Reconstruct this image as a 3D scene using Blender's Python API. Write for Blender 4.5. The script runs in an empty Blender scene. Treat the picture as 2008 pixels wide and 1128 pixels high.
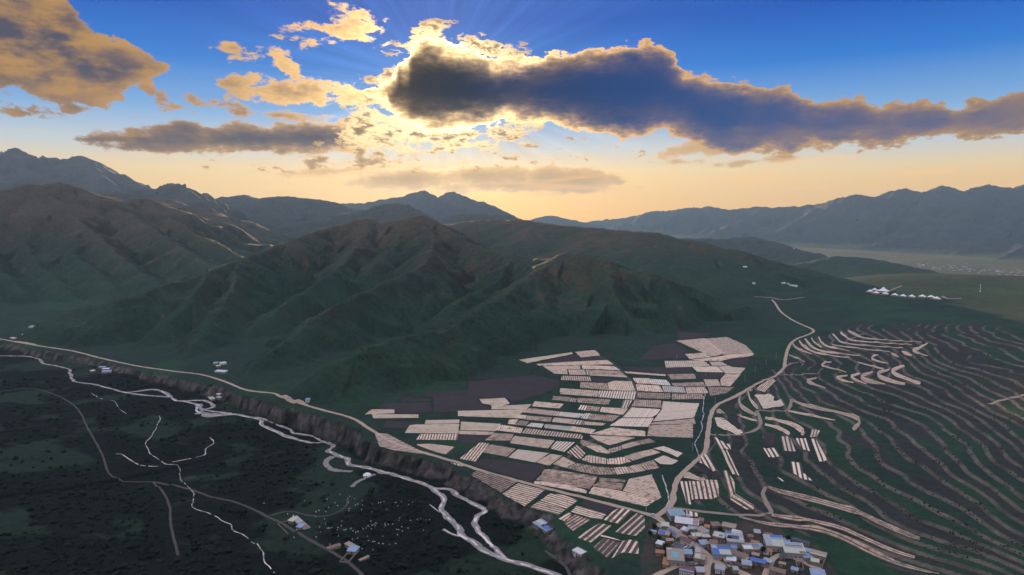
import bpy, math, random
import numpy as np
from mathutils import Vector

# ---------------------------------------------------------------- camera
SC = bpy.context.scene
COL = SC.collection
FPX, CX, CY, HORIZON = 1308.0, 1004.0, 564.0, 420.0
PITCH = math.atan((CY - HORIZON) / FPX)
CAMZ = 263.0
cam_data = bpy.data.cameras.new('camera')
cam_data.sensor_width = 36.0
cam_data.lens = 36.0 * FPX / 2008.0
cam_data.clip_start = 1.0
cam_data.clip_end = 200000.0
cam = bpy.data.objects.new('camera', cam_data)
cam.location = (0, 0, CAMZ)
cam.rotation_euler = (math.pi / 2 - PITCH, 0, 0)
COL.objects.link(cam)
SC.camera = cam
SC.view_settings.view_transform = 'Standard'
SC.view_settings.look = 'None'
SC.view_settings.exposure = 0.8
SC.view_settings.gamma = 1.0
SC.view_settings.use_curve_mapping = False
SC.cycles.use_denoising = True
SC.cycles.use_adaptive_sampling = True
SC.cycles.adaptive_threshold = 0.025
SC.cycles.max_bounces = 4
SC.cycles.diffuse_bounces = 2
SC.cycles.glossy_bounces = 2
SC.cycles.transmission_bounces = 2
SC.cycles.transparent_max_bounces = 8
SC.cycles.volume_bounces = 0
SC.cycles.sample_clamp_indirect = 4.0

SUN_AZ, SUN_EL = math.radians(-12.0), math.radians(4.5)


def pix_dir(px, py):
    """world direction through a point of the photograph"""
    px = np.asarray(px, float); py = np.asarray(py, float)
    a = (px - CX) / FPX; b = (CY - py) / FPX
    c, s = math.cos(PITCH), math.sin(PITCH)
    return np.stack([a, c + b * s, -s + b * c], -1)


def az_el(px, py):
    d = pix_dir(px, py)
    return np.arctan2(d[..., 0], d[..., 1]), np.arctan2(d[..., 2], np.hypot(d[..., 0], d[..., 1]))

# ---------------------------------------------------------------- sky (world)
world = bpy.data.worlds.new('World')
SC.world = world
world.use_nodes = True
WT = world.node_tree
WT.nodes.clear()


class S:
    """a shader value: lets node graphs be written as arithmetic"""
    tree = WT

    def __init__(self, sock): self.s = sock

    @staticmethod
    def put(inp, v):
        if isinstance(v, S): S.tree.links.new(v.s, inp)
        else: inp.default_value = v

    @staticmethod
    def math(op, *a, clamp=False):
        n = S.tree.nodes.new('ShaderNodeMath'); n.operation = op; n.use_clamp = clamp
        for i, v in enumerate(a): S.put(n.inputs[i], v)
        return S(n.outputs[0])

    def __add__(s, o): return S.math('ADD', s, o)
    def __radd__(s, o): return S.math('ADD', o, s)
    def __sub__(s, o): return S.math('SUBTRACT', s, o)
    def __rsub__(s, o): return S.math('SUBTRACT', o, s)
    def __mul__(s, o): return S.math('MULTIPLY', s, o)
    def __rmul__(s, o): return S.math('MULTIPLY', o, s)
    def __truediv__(s, o): return S.math('DIVIDE', s, o)
    def mn(s, o): return S.math('MINIMUM', s, o)
    def mx(s, o): return S.math('MAXIMUM', s, o)
    def exp(s): return S.math('EXPONENT', s)
    def sstep(s, a, b, lo=0.0, hi=1.0):
        n = S.tree.nodes.new('ShaderNodeMapRange'); n.interpolation_type = 'SMOOTHSTEP'
        S.put(n.inputs[0], s)
        n.inputs[1].default_value = a; n.inputs[2].default_value = b
        n.inputs[3].default_value = lo; n.inputs[4].default_value = hi
        return S(n.outputs[0])


def sxyz(x, y, z=0.0):
    n = S.tree.nodes.new('ShaderNodeCombineXYZ')
    for i, v in enumerate((x, y, z)): S.put(n.inputs[i], v)
    return S(n.outputs[0])


def snoise(vec, scale, detail=6.0, rough=0.55, distort=0.0):
    n = S.tree.nodes.new('ShaderNodeTexNoise'); n.inputs['Scale'].default_value = scale
    n.inputs['Detail'].default_value = detail; n.inputs['Roughness'].default_value = rough
    n.inputs['Distortion'].default_value = distort
    S.put(n.inputs['Vector'], vec)
    return S(n.outputs[0])


def smix(f, a, b):
    n = S.tree.nodes.new('ShaderNodeMix'); n.data_type = 'RGBA'
    S.put(n.inputs[0], f)
    for i, v in ((6, a), (7, b)):
        if isinstance(v, S): S.tree.links.new(v.s, n.inputs[i])
        else: n.inputs[i].default_value = (*v, 1)
    return S(n.outputs[2])


def sadd(a, b, op='ADD'):
    n = S.tree.nodes.new('ShaderNodeVectorMath'); n.operation = op
    for i, v in enumerate((a, b)):
        if isinstance(v, S): S.tree.links.new(v.s, n.inputs[i])
        else: n.inputs[i].default_value = v
    return S(n.outputs[0])


def sscale(col, f):
    n = S.tree.nodes.new('ShaderNodeVectorMath'); n.operation = 'SCALE'
    if isinstance(col, S): S.tree.links.new(col.s, n.inputs[0])
    else: n.inputs[0].default_value = col
    S.put(n.inputs['Scale'], f)
    return S(n.outputs[0])


def sramp(f, stops, interp='LINEAR'):
    n = S.tree.nodes.new('ShaderNodeValToRGB'); S.put(n.inputs[0], f)
    r = n.color_ramp; r.interpolation = interp
    while len(r.elements) < len(stops): r.elements.new(0.5)
    for e, (p, c) in zip(r.elements, stops): e.position = p; e.color = (*c, 1)
    return S(n.outputs[0])


U0, U1, V1 = -0.80, 0.80, 0.42


def scurve(u01, pts):
    """height of a cloud edge above the horizon as a function of bearing; pts in photo points turned into bearing / elevation"""
    n = S.tree.nodes.new('ShaderNodeFloatCurve'); S.put(n.inputs['Value'], u01)
    c = n.mapping.curves[0]
    q = []
    for px, py in pts:
        a, e = az_el(px, py)
        q.append(((float(a) - U0) / (U1 - U0), max(0.0, float(e) / V1)))
    q.sort()
    while len(c.points) < len(q): c.points.new(0.5, 0.5)
    for p, (x, y) in zip(c.points, q):
        p.location = (min(1, max(0, x)), min(1, y)); p.handle_type = 'VECTOR'
    n.mapping.update()
    return S(n.outputs[0]) * V1


tc = WT.nodes.new('ShaderNodeTexCoord')
sep = WT.nodes.new('ShaderNodeSeparateXYZ')
WT.links.new(tc.outputs['Generated'], sep.inputs[0])
dx, dy, dz = (S(o) for o in sep.outputs)
hyp = S.math('SQRT', dx * dx + dy * dy)
az = S.math('ARCTAN2', dx, dy)
el = S.math('ARCTAN2', dz, hyp)
u01 = (az - U0) * (1.0 / (U1 - U0))

GLOW_AZ, GLOW_EL = (float(v) for v in az_el(865, 165))
ga = az - GLOW_AZ
ge = el - GLOW_EL
sdist = S.math('SQRT', ga * ga + ge * ge)                     # angle from the hidden sun
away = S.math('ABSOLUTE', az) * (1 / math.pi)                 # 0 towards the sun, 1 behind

# clear sky: physical sky texture, graded to the deep evening colours
sky = WT.nodes.new('ShaderNodeTexSky')
sky.sky_type = 'NISHITA'; sky.sun_disc = False
sky.sun_elevation = SUN_EL; sky.sun_rotation = SUN_AZ
sky.altitude = 2800; sky.air_density = 1.0; sky.dust_density = 1.5; sky.ozone_density = 3.0
nish = sscale(S(sky.outputs[0]), 0.06)
elp = el * (1 / 0.6)
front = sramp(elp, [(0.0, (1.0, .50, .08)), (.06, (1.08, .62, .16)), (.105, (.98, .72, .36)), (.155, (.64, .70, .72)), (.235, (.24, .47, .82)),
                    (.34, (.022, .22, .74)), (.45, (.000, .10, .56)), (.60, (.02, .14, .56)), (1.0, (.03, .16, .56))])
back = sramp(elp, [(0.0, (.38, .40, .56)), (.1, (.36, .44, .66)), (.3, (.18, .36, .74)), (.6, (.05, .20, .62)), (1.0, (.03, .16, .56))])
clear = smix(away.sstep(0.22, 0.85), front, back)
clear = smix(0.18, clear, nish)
# light spreading round the hidden sun and faint crepuscular rays
glow = (sdist * (-1 / 0.16)).exp()
ang = S.math('ARCTAN2', ge, ga)
rays = snoise(sxyz(ang * 5.0, 0.0), 1.6, 3.0, 0.6) - 0.5
raym = sdist.sstep(0.05, 0.12) * sdist.sstep(0.16, 0.42, 1.0, 0.0) * el.sstep(0.04, 0.14)
clear = sadd(clear, sscale((.26, .26, .24), glow * 0.5))
low_e = (el - 0.03) * 2.2; low_a = az + 0.04
low = (S.math('SQRT', low_e * low_e + low_a * low_a) * (-1 / 0.22)).exp()
clear = sadd(clear, sscale((.62, .32, .03), low * el.sstep(0.05, 0.15, 1.0, 0.0)))
clear = sscale(clear, 1.0 + rays * raym * 0.9)

# clouds ----------------------------------------------------------------
P2 = sxyz(az, el * 1.9)
warp = snoise(P2, 11.0, 5.0, 0.6) - 0.5
fine = snoise(P2, 30.0, 7.0, 0.62) - 0.5
fine2 = snoise(sxyz(az * 1.0, el * 2.6), 75.0, 4.0, 0.6) - 0.5
soft = snoise(sxyz(az, el * 2.4, 3.7), 13.0, 4.0, 0.5)
edge = warp * 0.036 + fine * 0.044 + fine2 * 0.009


def band(top, bot):
    return (scurve(u01, top) - el).mn(el - scurve(u01, bot))


def blobs(lst):
    d = None
    for px, py, rx, ry, rot in lst:
        a, e = az_el(px, py)
        n = WT.nodes.new('ShaderNodeMapping'); n.vector_type = 'TEXTURE'
        S.put(n.inputs[0], sxyz(az, el))
        n.inputs['Location'].default_value = (float(a), float(e), 0)
        n.inputs['Rotation'].default_value = (0, 0, math.radians(rot))
        n.inputs['Scale'].default_value = (rx / FPX, ry / FPX, 1)
        l = WT.nodes.new('ShaderNodeVectorMath'); l.operation = 'LENGTH'
        WT.links.new(n.outputs[0], l.inputs[0])
        v = (1.0 - S(l.outputs['Value'])) * (min(rx, ry) / FPX)
        d = v if d is None else d.mx(v)
    return d


def shade(under, dens, core, rim, thick, k, alpha_w=0.007, opacity=1.0):
    """lay one cloud bank over the sky: its thin edge passes the sun's light, its thick middle does not"""
    alpha = dens.sstep(0.0, alpha_w) * opacity
    thin = (dens.mx(0.0) * (-1.0 / thick)).exp()
    col = smix((thin * k).mn(1.0), core, rim)
    return smix(alpha, under, col)


near_sun = (sdist * (-1 / 0.085)).exp()
mid_sun = (sdist * (-1 / 0.30)).exp()
rim_col = sadd(sadd(sscale((.95, .46, .09), mid_sun * 1.25 + 0.14), sscale((2.6, 1.9, 1.0), near_sun * 1.9)), (.10, .08, .06))

# high and left-hand golden clouds
tl_top = [(-700, 40), (-300, -60), (0, -40), (130, -20), (150, 20), (180, 60), (235, 75), (290, 100), (335, 125), (345, 150), (362, 330), (2100, 400)]
tl_bot = [(-700, 150), (-300, 190), (0, 180), (100, 202), (200, 212), (235, 205), (258, 180), (290, 165), (320, 145), (337, 128), (345, 110), (400, 100), (2100, 100)]
D_tl = band(tl_top, tl_bot).mx(blobs([(55, 222, 50, 14, -8), (150, 214, 22, 9, 0), (385, 202, 25, 8, -20), (385, 222, 9, 5, 0), (300, 178, 52, 17, -38), (335, 203, 22, 10, -15)]))
lens_top = [(-900, 300), (110, 280), (125, 271), (200, 256), (290, 243), (350, 227), (400, 240), (450, 238), (520, 236), (600, 234), (680, 232), (735, 236), (755, 262), (770, 300), (2100, 330)]
lens_bot = [(-900, 280), (110, 268), (125, 273), (200, 290), (290, 300), (330, 303), (450, 302), (560, 312), (650, 303), (720, 300), (750, 290), (770, 250), (2100, 250)]
D_lens = band(lens_top, lens_bot).mx(blobs([(560, 228, 110, 12, -4)]))
D_col = blobs([(455, 93, 28, 11, -5), (545, 105, 70, 14, 8), (560, 130, 45, 22, -35), (500, 160, 85, 13, 4), (590, 182, 110, 26, 0), (690, 70, 55, 13, -8),
               (640, 55, 55, 10, 8), (700, 40, 50, 20, -12), (735, 52, 30, 12, -25), (640, 80, 60, 8, 0), (690, 188, 60, 22, 0)])
gold = edge + D_tl.mx(D_lens)
gold2 = edge * 1.15 + D_col
core_gold = smix((soft + fine * .55).sstep(0.38, 0.66), (.075, .072, .11), (.46, .25, .08))
core_lens = smix((soft + fine * .4).sstep(0.48, 0.72), (.06, .062, .10), (.28, .16, .065))
c = shade(clear, gold2, smix(soft.sstep(.36, .6), (.16, .12, .09), (.62, .40, .17)), rim_col, 0.013, 1.15)
c = shade(c, edge + D_tl, core_gold, rim_col, 0.012, 1.0, 0.006)
c = shade(c, edge * 0.8 + D_lens, core_lens, rim_col, 0.008, 1.1)

# low golden banks over the far peaks
D_low = blobs([(800, 352, 150, 24, 3), (960, 346, 170, 24, 0), (1110, 352, 120, 30, -3), (1010, 365, 220, 16, 0), (660, 335, 140, 10, 5),
               (1350, 292, 60, 16, 12), (1340, 318, 50, 8, 0), (1480, 316, 80, 8, 4), (1390, 285, 40, 22, -20)])
c = shade(c, D_low + edge * 0.45, (.58, .36, .155), sadd(rim_col, (.25, .2, .12)), 0.006, 0.9, 0.005, 0.92)
# thin veil streaks near the horizon
veil = snoise(sxyz(az, el * 9.0, 1.3), 7.0, 3.0, 0.55).sstep(0.5, 0.72) * el.sstep(0.0, 0.03) * el.sstep(0.05, 0.12, 1.0, 0.0)
c = smix(veil * 0.55 * away.sstep(0.1, 0.35, 1.0, 0.15), c, (1.15, .62, .20))

# sunlit broken edges under and round the big cloud
D_fire = blobs([(800, 245, 75, 42, 10), (880, 268, 110, 22, 4), (780, 150, 80, 20, 20), (830, 85, 60, 34, 30), (770, 200, 70, 30, -10), (800, 290, 120, 14, 3), (860, 320, 200, 9, 2),
                (960, 98, 80, 22, -12), (1050, 240, 75, 16, 4), (1000, 102, 35, 12, -10), (720, 262, 60, 40, 0), (800, 180, 35, 30, 0), (900, 285, 150, 16, 3), (980, 262, 90, 14, 6), (740, 230, 70, 26, -15)])
fire = D_fire + fine * 0.08 + fine2 * 0.022 + warp * 0.03
knot = (fine2 * .5 + fine + warp * .6).sstep(-.02, .16)
c = shade(c, fire, smix(knot * .85, sscale((1.35, 1.02, .52), 0.8 + near_sun * 1.1), (.16, .075, .028)), sscale((1.25, .74, .26), 0.8 + near_sun), 0.008, 1.0, 0.007, 0.92)

# the big dark cloud in front of the sun
m_top = [(-900, 400), (690, 215), (705, 176), (740, 164), (770, 155), (800, 132), (785, 105), (800, 88), (830, 70), (870, 76), (905, 84), (935, 98), (965, 110), (1010, 111), (1060, 105),
         (1100, 97), (1165, 94), (1230, 80), (1290, 84), (1318, 104), (1340, 135), (1400, 152), (1470, 162), (1545, 165), (1575, 190), (1610, 192), (1650, 186), (1690, 186), (1722, 204),
         (1765, 192), (1810, 196), (1850, 192), (1872, 215), (1925, 192), (2008, 176), (2200, 150), (2800, 160)]
m_bot = [(-900, 300), (690, 150), (705, 180), (740, 192), (762, 200), (768, 228), (800, 245), (840, 262), (900, 258), (960, 252), (1000, 238), (1060, 246), (1130, 256), (1220, 278), (1300, 262),
         (1340, 270), (1390, 300), (1440, 308), (1500, 302), (1560, 302), (1620, 294), (1680, 286), (1740, 290), (1800, 278), (1860, 274), (1960, 276), (2008, 262), (2200, 260), (2800, 250)]
D_m = band(m_top, m_bot)
dens = D_m + warp * 0.018 + fine * 0.044 + fine2 * 0.012
core_m = sramp(u01, [(.40, (.030, .016, .010)), (.455, (.002, .008, .030)), (.50, (.000, .016, .090)), (.60, (.000, .036, .17)), (.70, (.012, .055, .21)), (.80, (.07, .085, .20)), (.92, (.13, .12, .19))])
low_m = D_m.sstep(0.0, 0.06, 1.0, 0.0) * soft.sstep(0.42, 0.62)
core_m = smix(low_m * 0.30 + (soft + fine * .5).sstep(0.56, 0.80) * 0.24, core_m, sscale((.36, .20, .08), 0.35 + az.sstep(-0.05, 0.5) * 0.85))
c = shade(c, dens, core_m, sadd(rim_col, (.12, .07, .02)), 0.0075, 1.7, 0.0045)

# bright broken cloud added overhead and behind the viewer to light the land
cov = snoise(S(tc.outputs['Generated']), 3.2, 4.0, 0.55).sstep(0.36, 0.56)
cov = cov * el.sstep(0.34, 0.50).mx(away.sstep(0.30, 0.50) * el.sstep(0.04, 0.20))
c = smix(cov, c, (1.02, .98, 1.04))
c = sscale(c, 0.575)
# below the horizon: the dim land that lies beyond the hills
c = smix(el.sstep(-0.06, -0.005), (.03, .035, .04), c)
world.cycles.sampling_method = 'MANUAL'; world.cycles.sample_map_resolution = 512
bg = WT.nodes.new('ShaderNodeBackground')
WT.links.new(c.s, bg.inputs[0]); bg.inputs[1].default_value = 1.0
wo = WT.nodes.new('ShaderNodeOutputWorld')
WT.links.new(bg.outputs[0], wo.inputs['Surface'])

# ---------------------------------------------------------------- sun
sun_data = bpy.data.lights.new('sun', 'SUN')
sun_data.energy = 5.0; sun_data.angle = math.radians(0.53); sun_data.color = (1.0, .66, .34)
sun = bpy.data.objects.new('sun', sun_data)
sd = Vector((math.sin(SUN_AZ) * math.cos(SUN_EL), math.cos(SUN_AZ) * math.cos(SUN_EL), math.sin(SUN_EL)))
sun.rotation_euler = sd.to_track_quat('Z', 'Y').to_euler()
COL.objects.link(sun)

# ---------------------------------------------------------------- noise and height field
_rs = np.random.RandomState(7)
_perm = np.concatenate([_rs.permutation(256)] * 2).astype(np.int32)
_ga = np.linspace(0, 2 * math.pi, 16, endpoint=False)
_g2 = np.stack([np.cos(_ga), np.sin(_ga)], -1).astype(np.float32)


def perlin(x, y, seed=0):
    x = np.asarray(x, np.float32) + np.float32(seed * 17.37 + 1000.5); y = np.asarray(y, np.float32) + np.float32(seed * 9.71 + 1000.5)
    xi = np.floor(x).astype(np.int32); yi = np.floor(y).astype(np.int32)
    xf = x - xi; yf = y - yi
    xi &= 255; yi &= 255
    u = xf * xf * xf * (xf * (xf * 6 - 15) + 10); v = yf * yf * yf * (yf * (yf * 6 - 15) + 10)

    def g(ix, iy, dx_, dy_):
        h = _perm[_perm[ix & 255] + (iy & 255)] & 15
        return _g2[h, 0] * dx_ + _g2[h, 1] * dy_
    a = g(xi, yi, xf, yf); b = g(xi + 1, yi, xf - 1, yf)
    c_ = g(xi, yi + 1, xf, yf - 1); d = g(xi + 1, yi + 1, xf - 1, yf - 1)
    ab = a + (b - a) * u; cd = c_ + (d - c_) * u
    return (ab + (cd - ab) * v) * 1.5


def fbm(x, y, octv=4, seed=0, gain=0.5, lac=2.03):
    t = 0; a = 1.0; n = 0
    for i in range(octv):
        t = t + a * perlin(x, y, seed + i * 3); n += a
        x = x * lac; y = y * lac; a *= gain
    return t / n


def ridged(x, y, octv=4, seed=0, gain=0.5):
    t = 0; a = 1.0; n = 0
    for i in range(octv):
        t = t + a * (1 - np.abs(perlin(x, y, seed + i * 5)) * 2); n += a
        x = x * 2.03; y = y * 2.03; a *= gain
    return t / n


def sstep(a, b, x):
    t = np.clip((x - a) / (b - a), 0, 1)
    return t * t * (3 - 2 * t)


def smax(a, b, k):
    h = np.clip(0.5 + 0.5 * (a - b) / k, 0, 1)
    return b + (a - b) * h + k * h * (1 - h)


def place(q):
    """(photo x, photo y, v): v > 300 is the distance ahead, v < 300 the height above the village plain"""
    px, py, v = q
    d = pix_dir(px, py)
    if v > 9000: v = 9000 + (v - 9000) * .5
    k = v / d[1] if v > 300 else (v - CAMZ) / d[2]
    return np.array([d[0] * k, d[1] * k, CAMZ + d[2] * k])


# smooth ground: control points over plain, river flat, terraced slope, camp hill and far valley
GC = [(900, 760, 2), (1000, 700, 8), (1160, 688, 14), (1280, 690, 14), (1400, 665, 18), (1480, 690, 20), (1590, 652, 27), (1250, 800, 2), (1100, 860, 0), (1000, 930, 0), (1200, 940, 0), (1330, 960, -1),
      (1320, 1010, -2), (1400, 1090, -3), (1550, 1100, -1), (1300, 1200, -6), (800, 840, 0), (700, 800, 0), (620, 780, 0), (560, 770, 0), (400, 735, 2), (250, 705, 4), (100, 670, 6), (0, 660, 8),
      (-250, 640, 14), (0, 625, 12), (120, 640, 10), (600, 1000, 2), (300, 900, 4), (100, 900, 16), (0, 1000, 30), (0, 1120, 40), (-200, 900, 40), (500, 1128, 8), (900, 1120, 0),
      (1385, 850, 2), (1400, 790, 6), (1480, 745, 10), (1545, 690, 19),
      (1520, 960, 8), (1650, 1000, 9), (1800, 1055, 10), (1470, 1010, 3), (1640, 1062, 4.5), (1790, 1097, 5.5), (1950, 1128, 8),
      (1440, 880, 6), (1520, 830, 12), (1580, 855, 13), (1560, 785, 17), (1620, 805, 18.5), (1690, 830, 19), (1675, 845, 17), (1600, 900, 14), (1700, 910, 18), (1560, 740, 20),
      (1640, 742, 25), (1720, 745, 30), (1800, 750, 33), (1560, 680, 23), (1650, 690, 29), (1750, 690, 35), (1690, 640, 37), (1890, 640, 52), (1800, 640, 44),
      (1850, 700, 45), (1950, 680, 52), (2008, 740, 46), (1830, 830, 25), (1820, 880, 22), (1920, 800, 36), (2008, 850, 36), (1900, 920, 24), (2008, 950, 28), (1850, 1000, 16), (2008, 1050, 20),
      (2300, 800, 60), (2300, 1000, 40),
      (1500, 592, 22), (1440, 620, 24), (1560, 562, 2150), (1640, 552, 2120), (1700, 546, 2100), (1780, 541, 2080), (1850, 541, 2080), (1930, 543, 2050), (2008, 548, 2000), (2200, 540, 2000),
      (1770, 580, 1750), (1770, 612, 1540), (1650, 600, 1700), (1600, 625, 1560), (1900, 590, 1640), (2008, 600, 1500), (2100, 570, 1600),
      (1540, 557, -60), (1600, 546, -85), (1480, 560, -40), (1750, 528, -140), (1900, 532, -165), (2008, 545, -165), (1700, 500, -172), (1600, 492, -165), (1900, 512, -178), (2100, 520, -170),
      (1500, 470, -165), (1300, 452, -170), (1700, 470, -180), (2200, 470, -180), (1150, 445, -170), (900, 450, -100), (700, 450, -60), (500, 455, 0), (300, 470, 40), (0, 480, 40), (-300, 560, 40), (-500, 480, 60)]
_gc = np.array([place(q) for q in GC])


def _warp(x, y):
    r = np.hypot(x, y) + 1e-6
    k = np.log1p(r / 500.0) / r
    return x * k, y * k


_gu, _gv = _warp(_gc[:, 0], _gc[:, 1])


def _tps(d2): return d2 * np.log(d2 + 1e-9)


_n = len(_gc)
_A = np.zeros((_n + 3, _n + 3))
_A[:_n, :_n] = _tps((_gu[:, None] - _gu) ** 2 + (_gv[:, None] - _gv) ** 2) + np.eye(_n) * 2e-4
_A[:_n, _n] = 1; _A[:_n, _n + 1] = _gu; _A[:_n, _n + 2] = _gv
_A[_n:, :_n] = _A[:_n, _n:].T
_sol = np.linalg.solve(_A, np.concatenate([_gc[:, 2], [0, 0, 0]]))

# tabulated once on a fine net, read off bilinearly
_NB, _BS = 900, 4.2
_bg = np.linspace(-_BS, _BS, _NB)
_BU, _BV = np.meshgrid(_bg, _bg)
_BT = _sol[_n] + _sol[_n + 1] * _BU + _sol[_n + 2] * _BV
for _i in range(_n):
    _BT += _sol[_i] * _tps((_BU - _gu[_i]) ** 2 + (_BV - _gv[_i]) ** 2)


def base_lookup(U, V):
    a = np.clip((U + _BS) / (2 * _BS) * (_NB - 1), 0, _NB - 1.001); c_ = np.clip((V + _BS) / (2 * _BS) * (_NB - 1), 0, _NB - 1.001)
    i = a.astype(int); j = c_.astype(int); fu = a - i; fv = c_ - j
    return (_BT[j, i] * (1 - fu) + _BT[j, i + 1] * fu) * (1 - fv) + (_BT[j + 1, i] * (1 - fu) + _BT[j + 1, i + 1] * fu) * fv


# the river bluff: its upper edge and how far the ground drops beyond it
BLUFF = [(-400, 655, 6), (-100, 668, 7), (0, 678, 7), (90, 694, 11), (180, 708, 9), (250, 724, 8), (330, 742, 12), (420, 757, 14), (490, 778, 17), (530, 790, 18), (575, 800, 21), (600, 805, 24), (650, 821, 24), (700, 842, 20), (735, 868, 17),
         (765, 884, 15), (830, 898, 14), (885, 914, 13), (940, 945, 11), (995, 979, 9), (1030, 994, 8), (1075, 1012, 9), (1110, 1050, 9), (1150, 1088, 9), (1190, 1120, 9), (1250, 1160, 9), (1330, 1300, 9)]
_bl = np.array([np.append(place((a, b, 0.0))[:2], c_) for a, b, c_ in BLUFF])


def poly_near(X, Y, L):
    """signed distance to polyline L (negative on its right-hand side going along), interpolated third column, arc length"""
    best = np.full(X.shape, 1e18, X.dtype); val = np.zeros(X.shape); sgn = np.ones(X.shape); arc = np.zeros(X.shape); s0 = 0.0
    for i in range(len(L) - 1):
        ax, ay, az_ = (float(q) for q in L[i]); bx, by, bz = (float(q) for q in L[i + 1])
        ex, ey = bx - ax, by - ay; l2 = ex * ex + ey * ey; l = math.sqrt(l2)
        t = np.clip(((X - ax) * ex + (Y - ay) * ey) / l2, 0, 1)
        qx = X - ax - t * ex; qy = Y - ay - t * ey
        d2 = qx * qx + qy * qy
        m = d2 < best
        best = np.where(m, d2, best); val = np.where(m, az_ + (bz - az_) * t, val)
        sgn = np.where(m, np.sign(ex * qy - ey * qx), sgn); arc = np.where(m, s0 + t * l, arc)
        s0 += l
    return np.sqrt(best) * sgn, val, arc


# ridge lines: (points, slope, crest width, rib depth, rib spacing, group, crest roughness)
def sp(*p): return list(p)


R = []


def rg(group, slope, width, rib, lam, rough, *pts):
    R.append((np.array([place(p) for p in pts]), slope, width, rib, lam, group, rough, len(R) + 11))


GROUND, TERRACE, H_LEFT, H_MID, H_BACK, M_LEFT, M_MID, M_RIGHT = range(8)
# left hills
rg(H_LEFT, 0.54, 21, .46, 150, 5, (-400, 390, 2500), (-150, 388, 2600), (0, 374, 2700), (60, 362, 2700), (82, 366, 2700), (118, 357, 2800), (150, 366, 2820), (180, 380, 2880), (205, 384, 2900), (245, 393, 2950), (285, 390, 3000), (320, 397, 3100), (380, 420, 3200), (440, 440, 3300), (480, 455, 3400))
rg(H_LEFT, 0.66, 9, .46, 100, 4, (82, 366, 2700), (120, 400, 2550), (170, 450, 2380), (230, 500, 2200), (300, 550, 2000), (335, 585, 1900))
rg(H_LEFT, 0.66, 9, .46, 100, 4, (170, 375, 2850), (230, 410, 2700), (310, 460, 2500), (400, 510, 2300), (445, 538, 2180))
rg(H_LEFT, 0.66, 9, .46, 90, 4, (0, 374, 2700), (20, 430, 2500), (60, 500, 2200), (120, 560, 1950), (155, 592, 1850))
rg(H_LEFT, 0.66, 9, .46, 90, 4, (-150, 388, 2600), (-60, 460, 2300), (0, 530, 2000), (50, 583, 1850))
rg(H_LEFT, 0.66, 9, .46, 80, 4, (60, 362, 2700), (75, 430, 2500), (150, 505, 2200), (225, 560, 1960))
rg(H_LEFT, 0.66, 9, .46, 90, 4, (-300, 400, 2400), (-150, 500, 2000), (-80, 560, 1850))
rg(H_LEFT, 0.66, 9, .46, 90, 4, (285, 390, 3000), (345, 440, 2780), (430, 480, 2600), (470, 505, 2480))
# centre hills
rg(H_MID, 0.68, 11, .50, 112, 4, (600, 462, 2260), (640, 448, 2320), (670, 440, 2350), (722, 428, 2350), (745, 439, 2330), (790, 431, 2300), (825, 423, 2250), (860, 440, 2200), (900, 465, 2100), (945, 488, 2000), (1000, 498, 1900), (1050, 509, 1800), (1078, 506, 1720), (1112, 498, 1650), (1150, 505, 1620), (1188, 512, 1600), (1222, 526, 1580), (1300, 546, 1560), (1400, 580, 1580), (1465, 602, 1620))
rg(H_MID, 0.80, 11, .50, 100, 4, (640, 448, 2320), (540, 482, 2000), (470, 510, 1800), (400, 535, 1620), (320, 560, 1500), (235, 585, 1420), (150, 607, 1400), (100, 628, 1420), (70, 645, 1460))
rg(H_MID, 0.80, 7, .50, 75, 3, (400, 535, 1620), (370, 590, 1450), (300, 650, 1330), (265, 680, 1280))
rg(H_MID, 0.80, 7, .50, 75, 3, (470, 510, 1800), (455, 570, 1560), (420, 625, 1370), (360, 700, 1180))
rg(H_MID, 0.80, 8, .50, 75, 3, (235, 585, 1420), (190, 630, 1340), (150, 660, 1290))
rg(H_MID, 0.80, 7, .50, 87, 3, (825, 423, 2250), (852, 470, 2000), (830, 520, 1750), (740, 560, 1550), (640, 610, 1350), (540, 682, 1150), (475, 742, 1045))
rg(H_MID, 0.80, 7, .50, 87, 3, (722, 428, 2350), (705, 480, 2080), (660, 530, 1830), (590, 575, 1620), (530, 620, 1430))
rg(H_MID, 0.80, 5, .50, 75, 3, (790, 431, 2300), (775, 480, 2050), (740, 520, 1880))
rg(H_MID, 0.80, 9, .50, 75, 3, (1112, 498, 1650), (1055, 535, 1560), (1000, 570, 1440), (940, 602, 1300), (870, 646, 1150), (780, 662, 1075), (700, 692, 1000), (640, 722, 965), (600, 748, 970), (568, 768, 985))
rg(H_MID, 0.80, 7, .50, 75, 3, (1188, 512, 1600), (1200, 560, 1480), (1232, 610, 1390), (1262, 648, 1330))
rg(H_MID, 0.80, 7, .50, 75, 3, (1055, 535, 1560), (1068, 590, 1430), (1010, 640, 1300), (985, 672, 1250))
rg(H_MID, 0.80, 7, .50, 75, 3, (1000, 498, 1900), (985, 540, 1720), (935, 575, 1580), (890, 600, 1480))
rg(H_MID, 0.80, 7, .50, 75, 3, (1300, 546, 1560), (1330, 590, 1470), (1340, 630, 1400))
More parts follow.
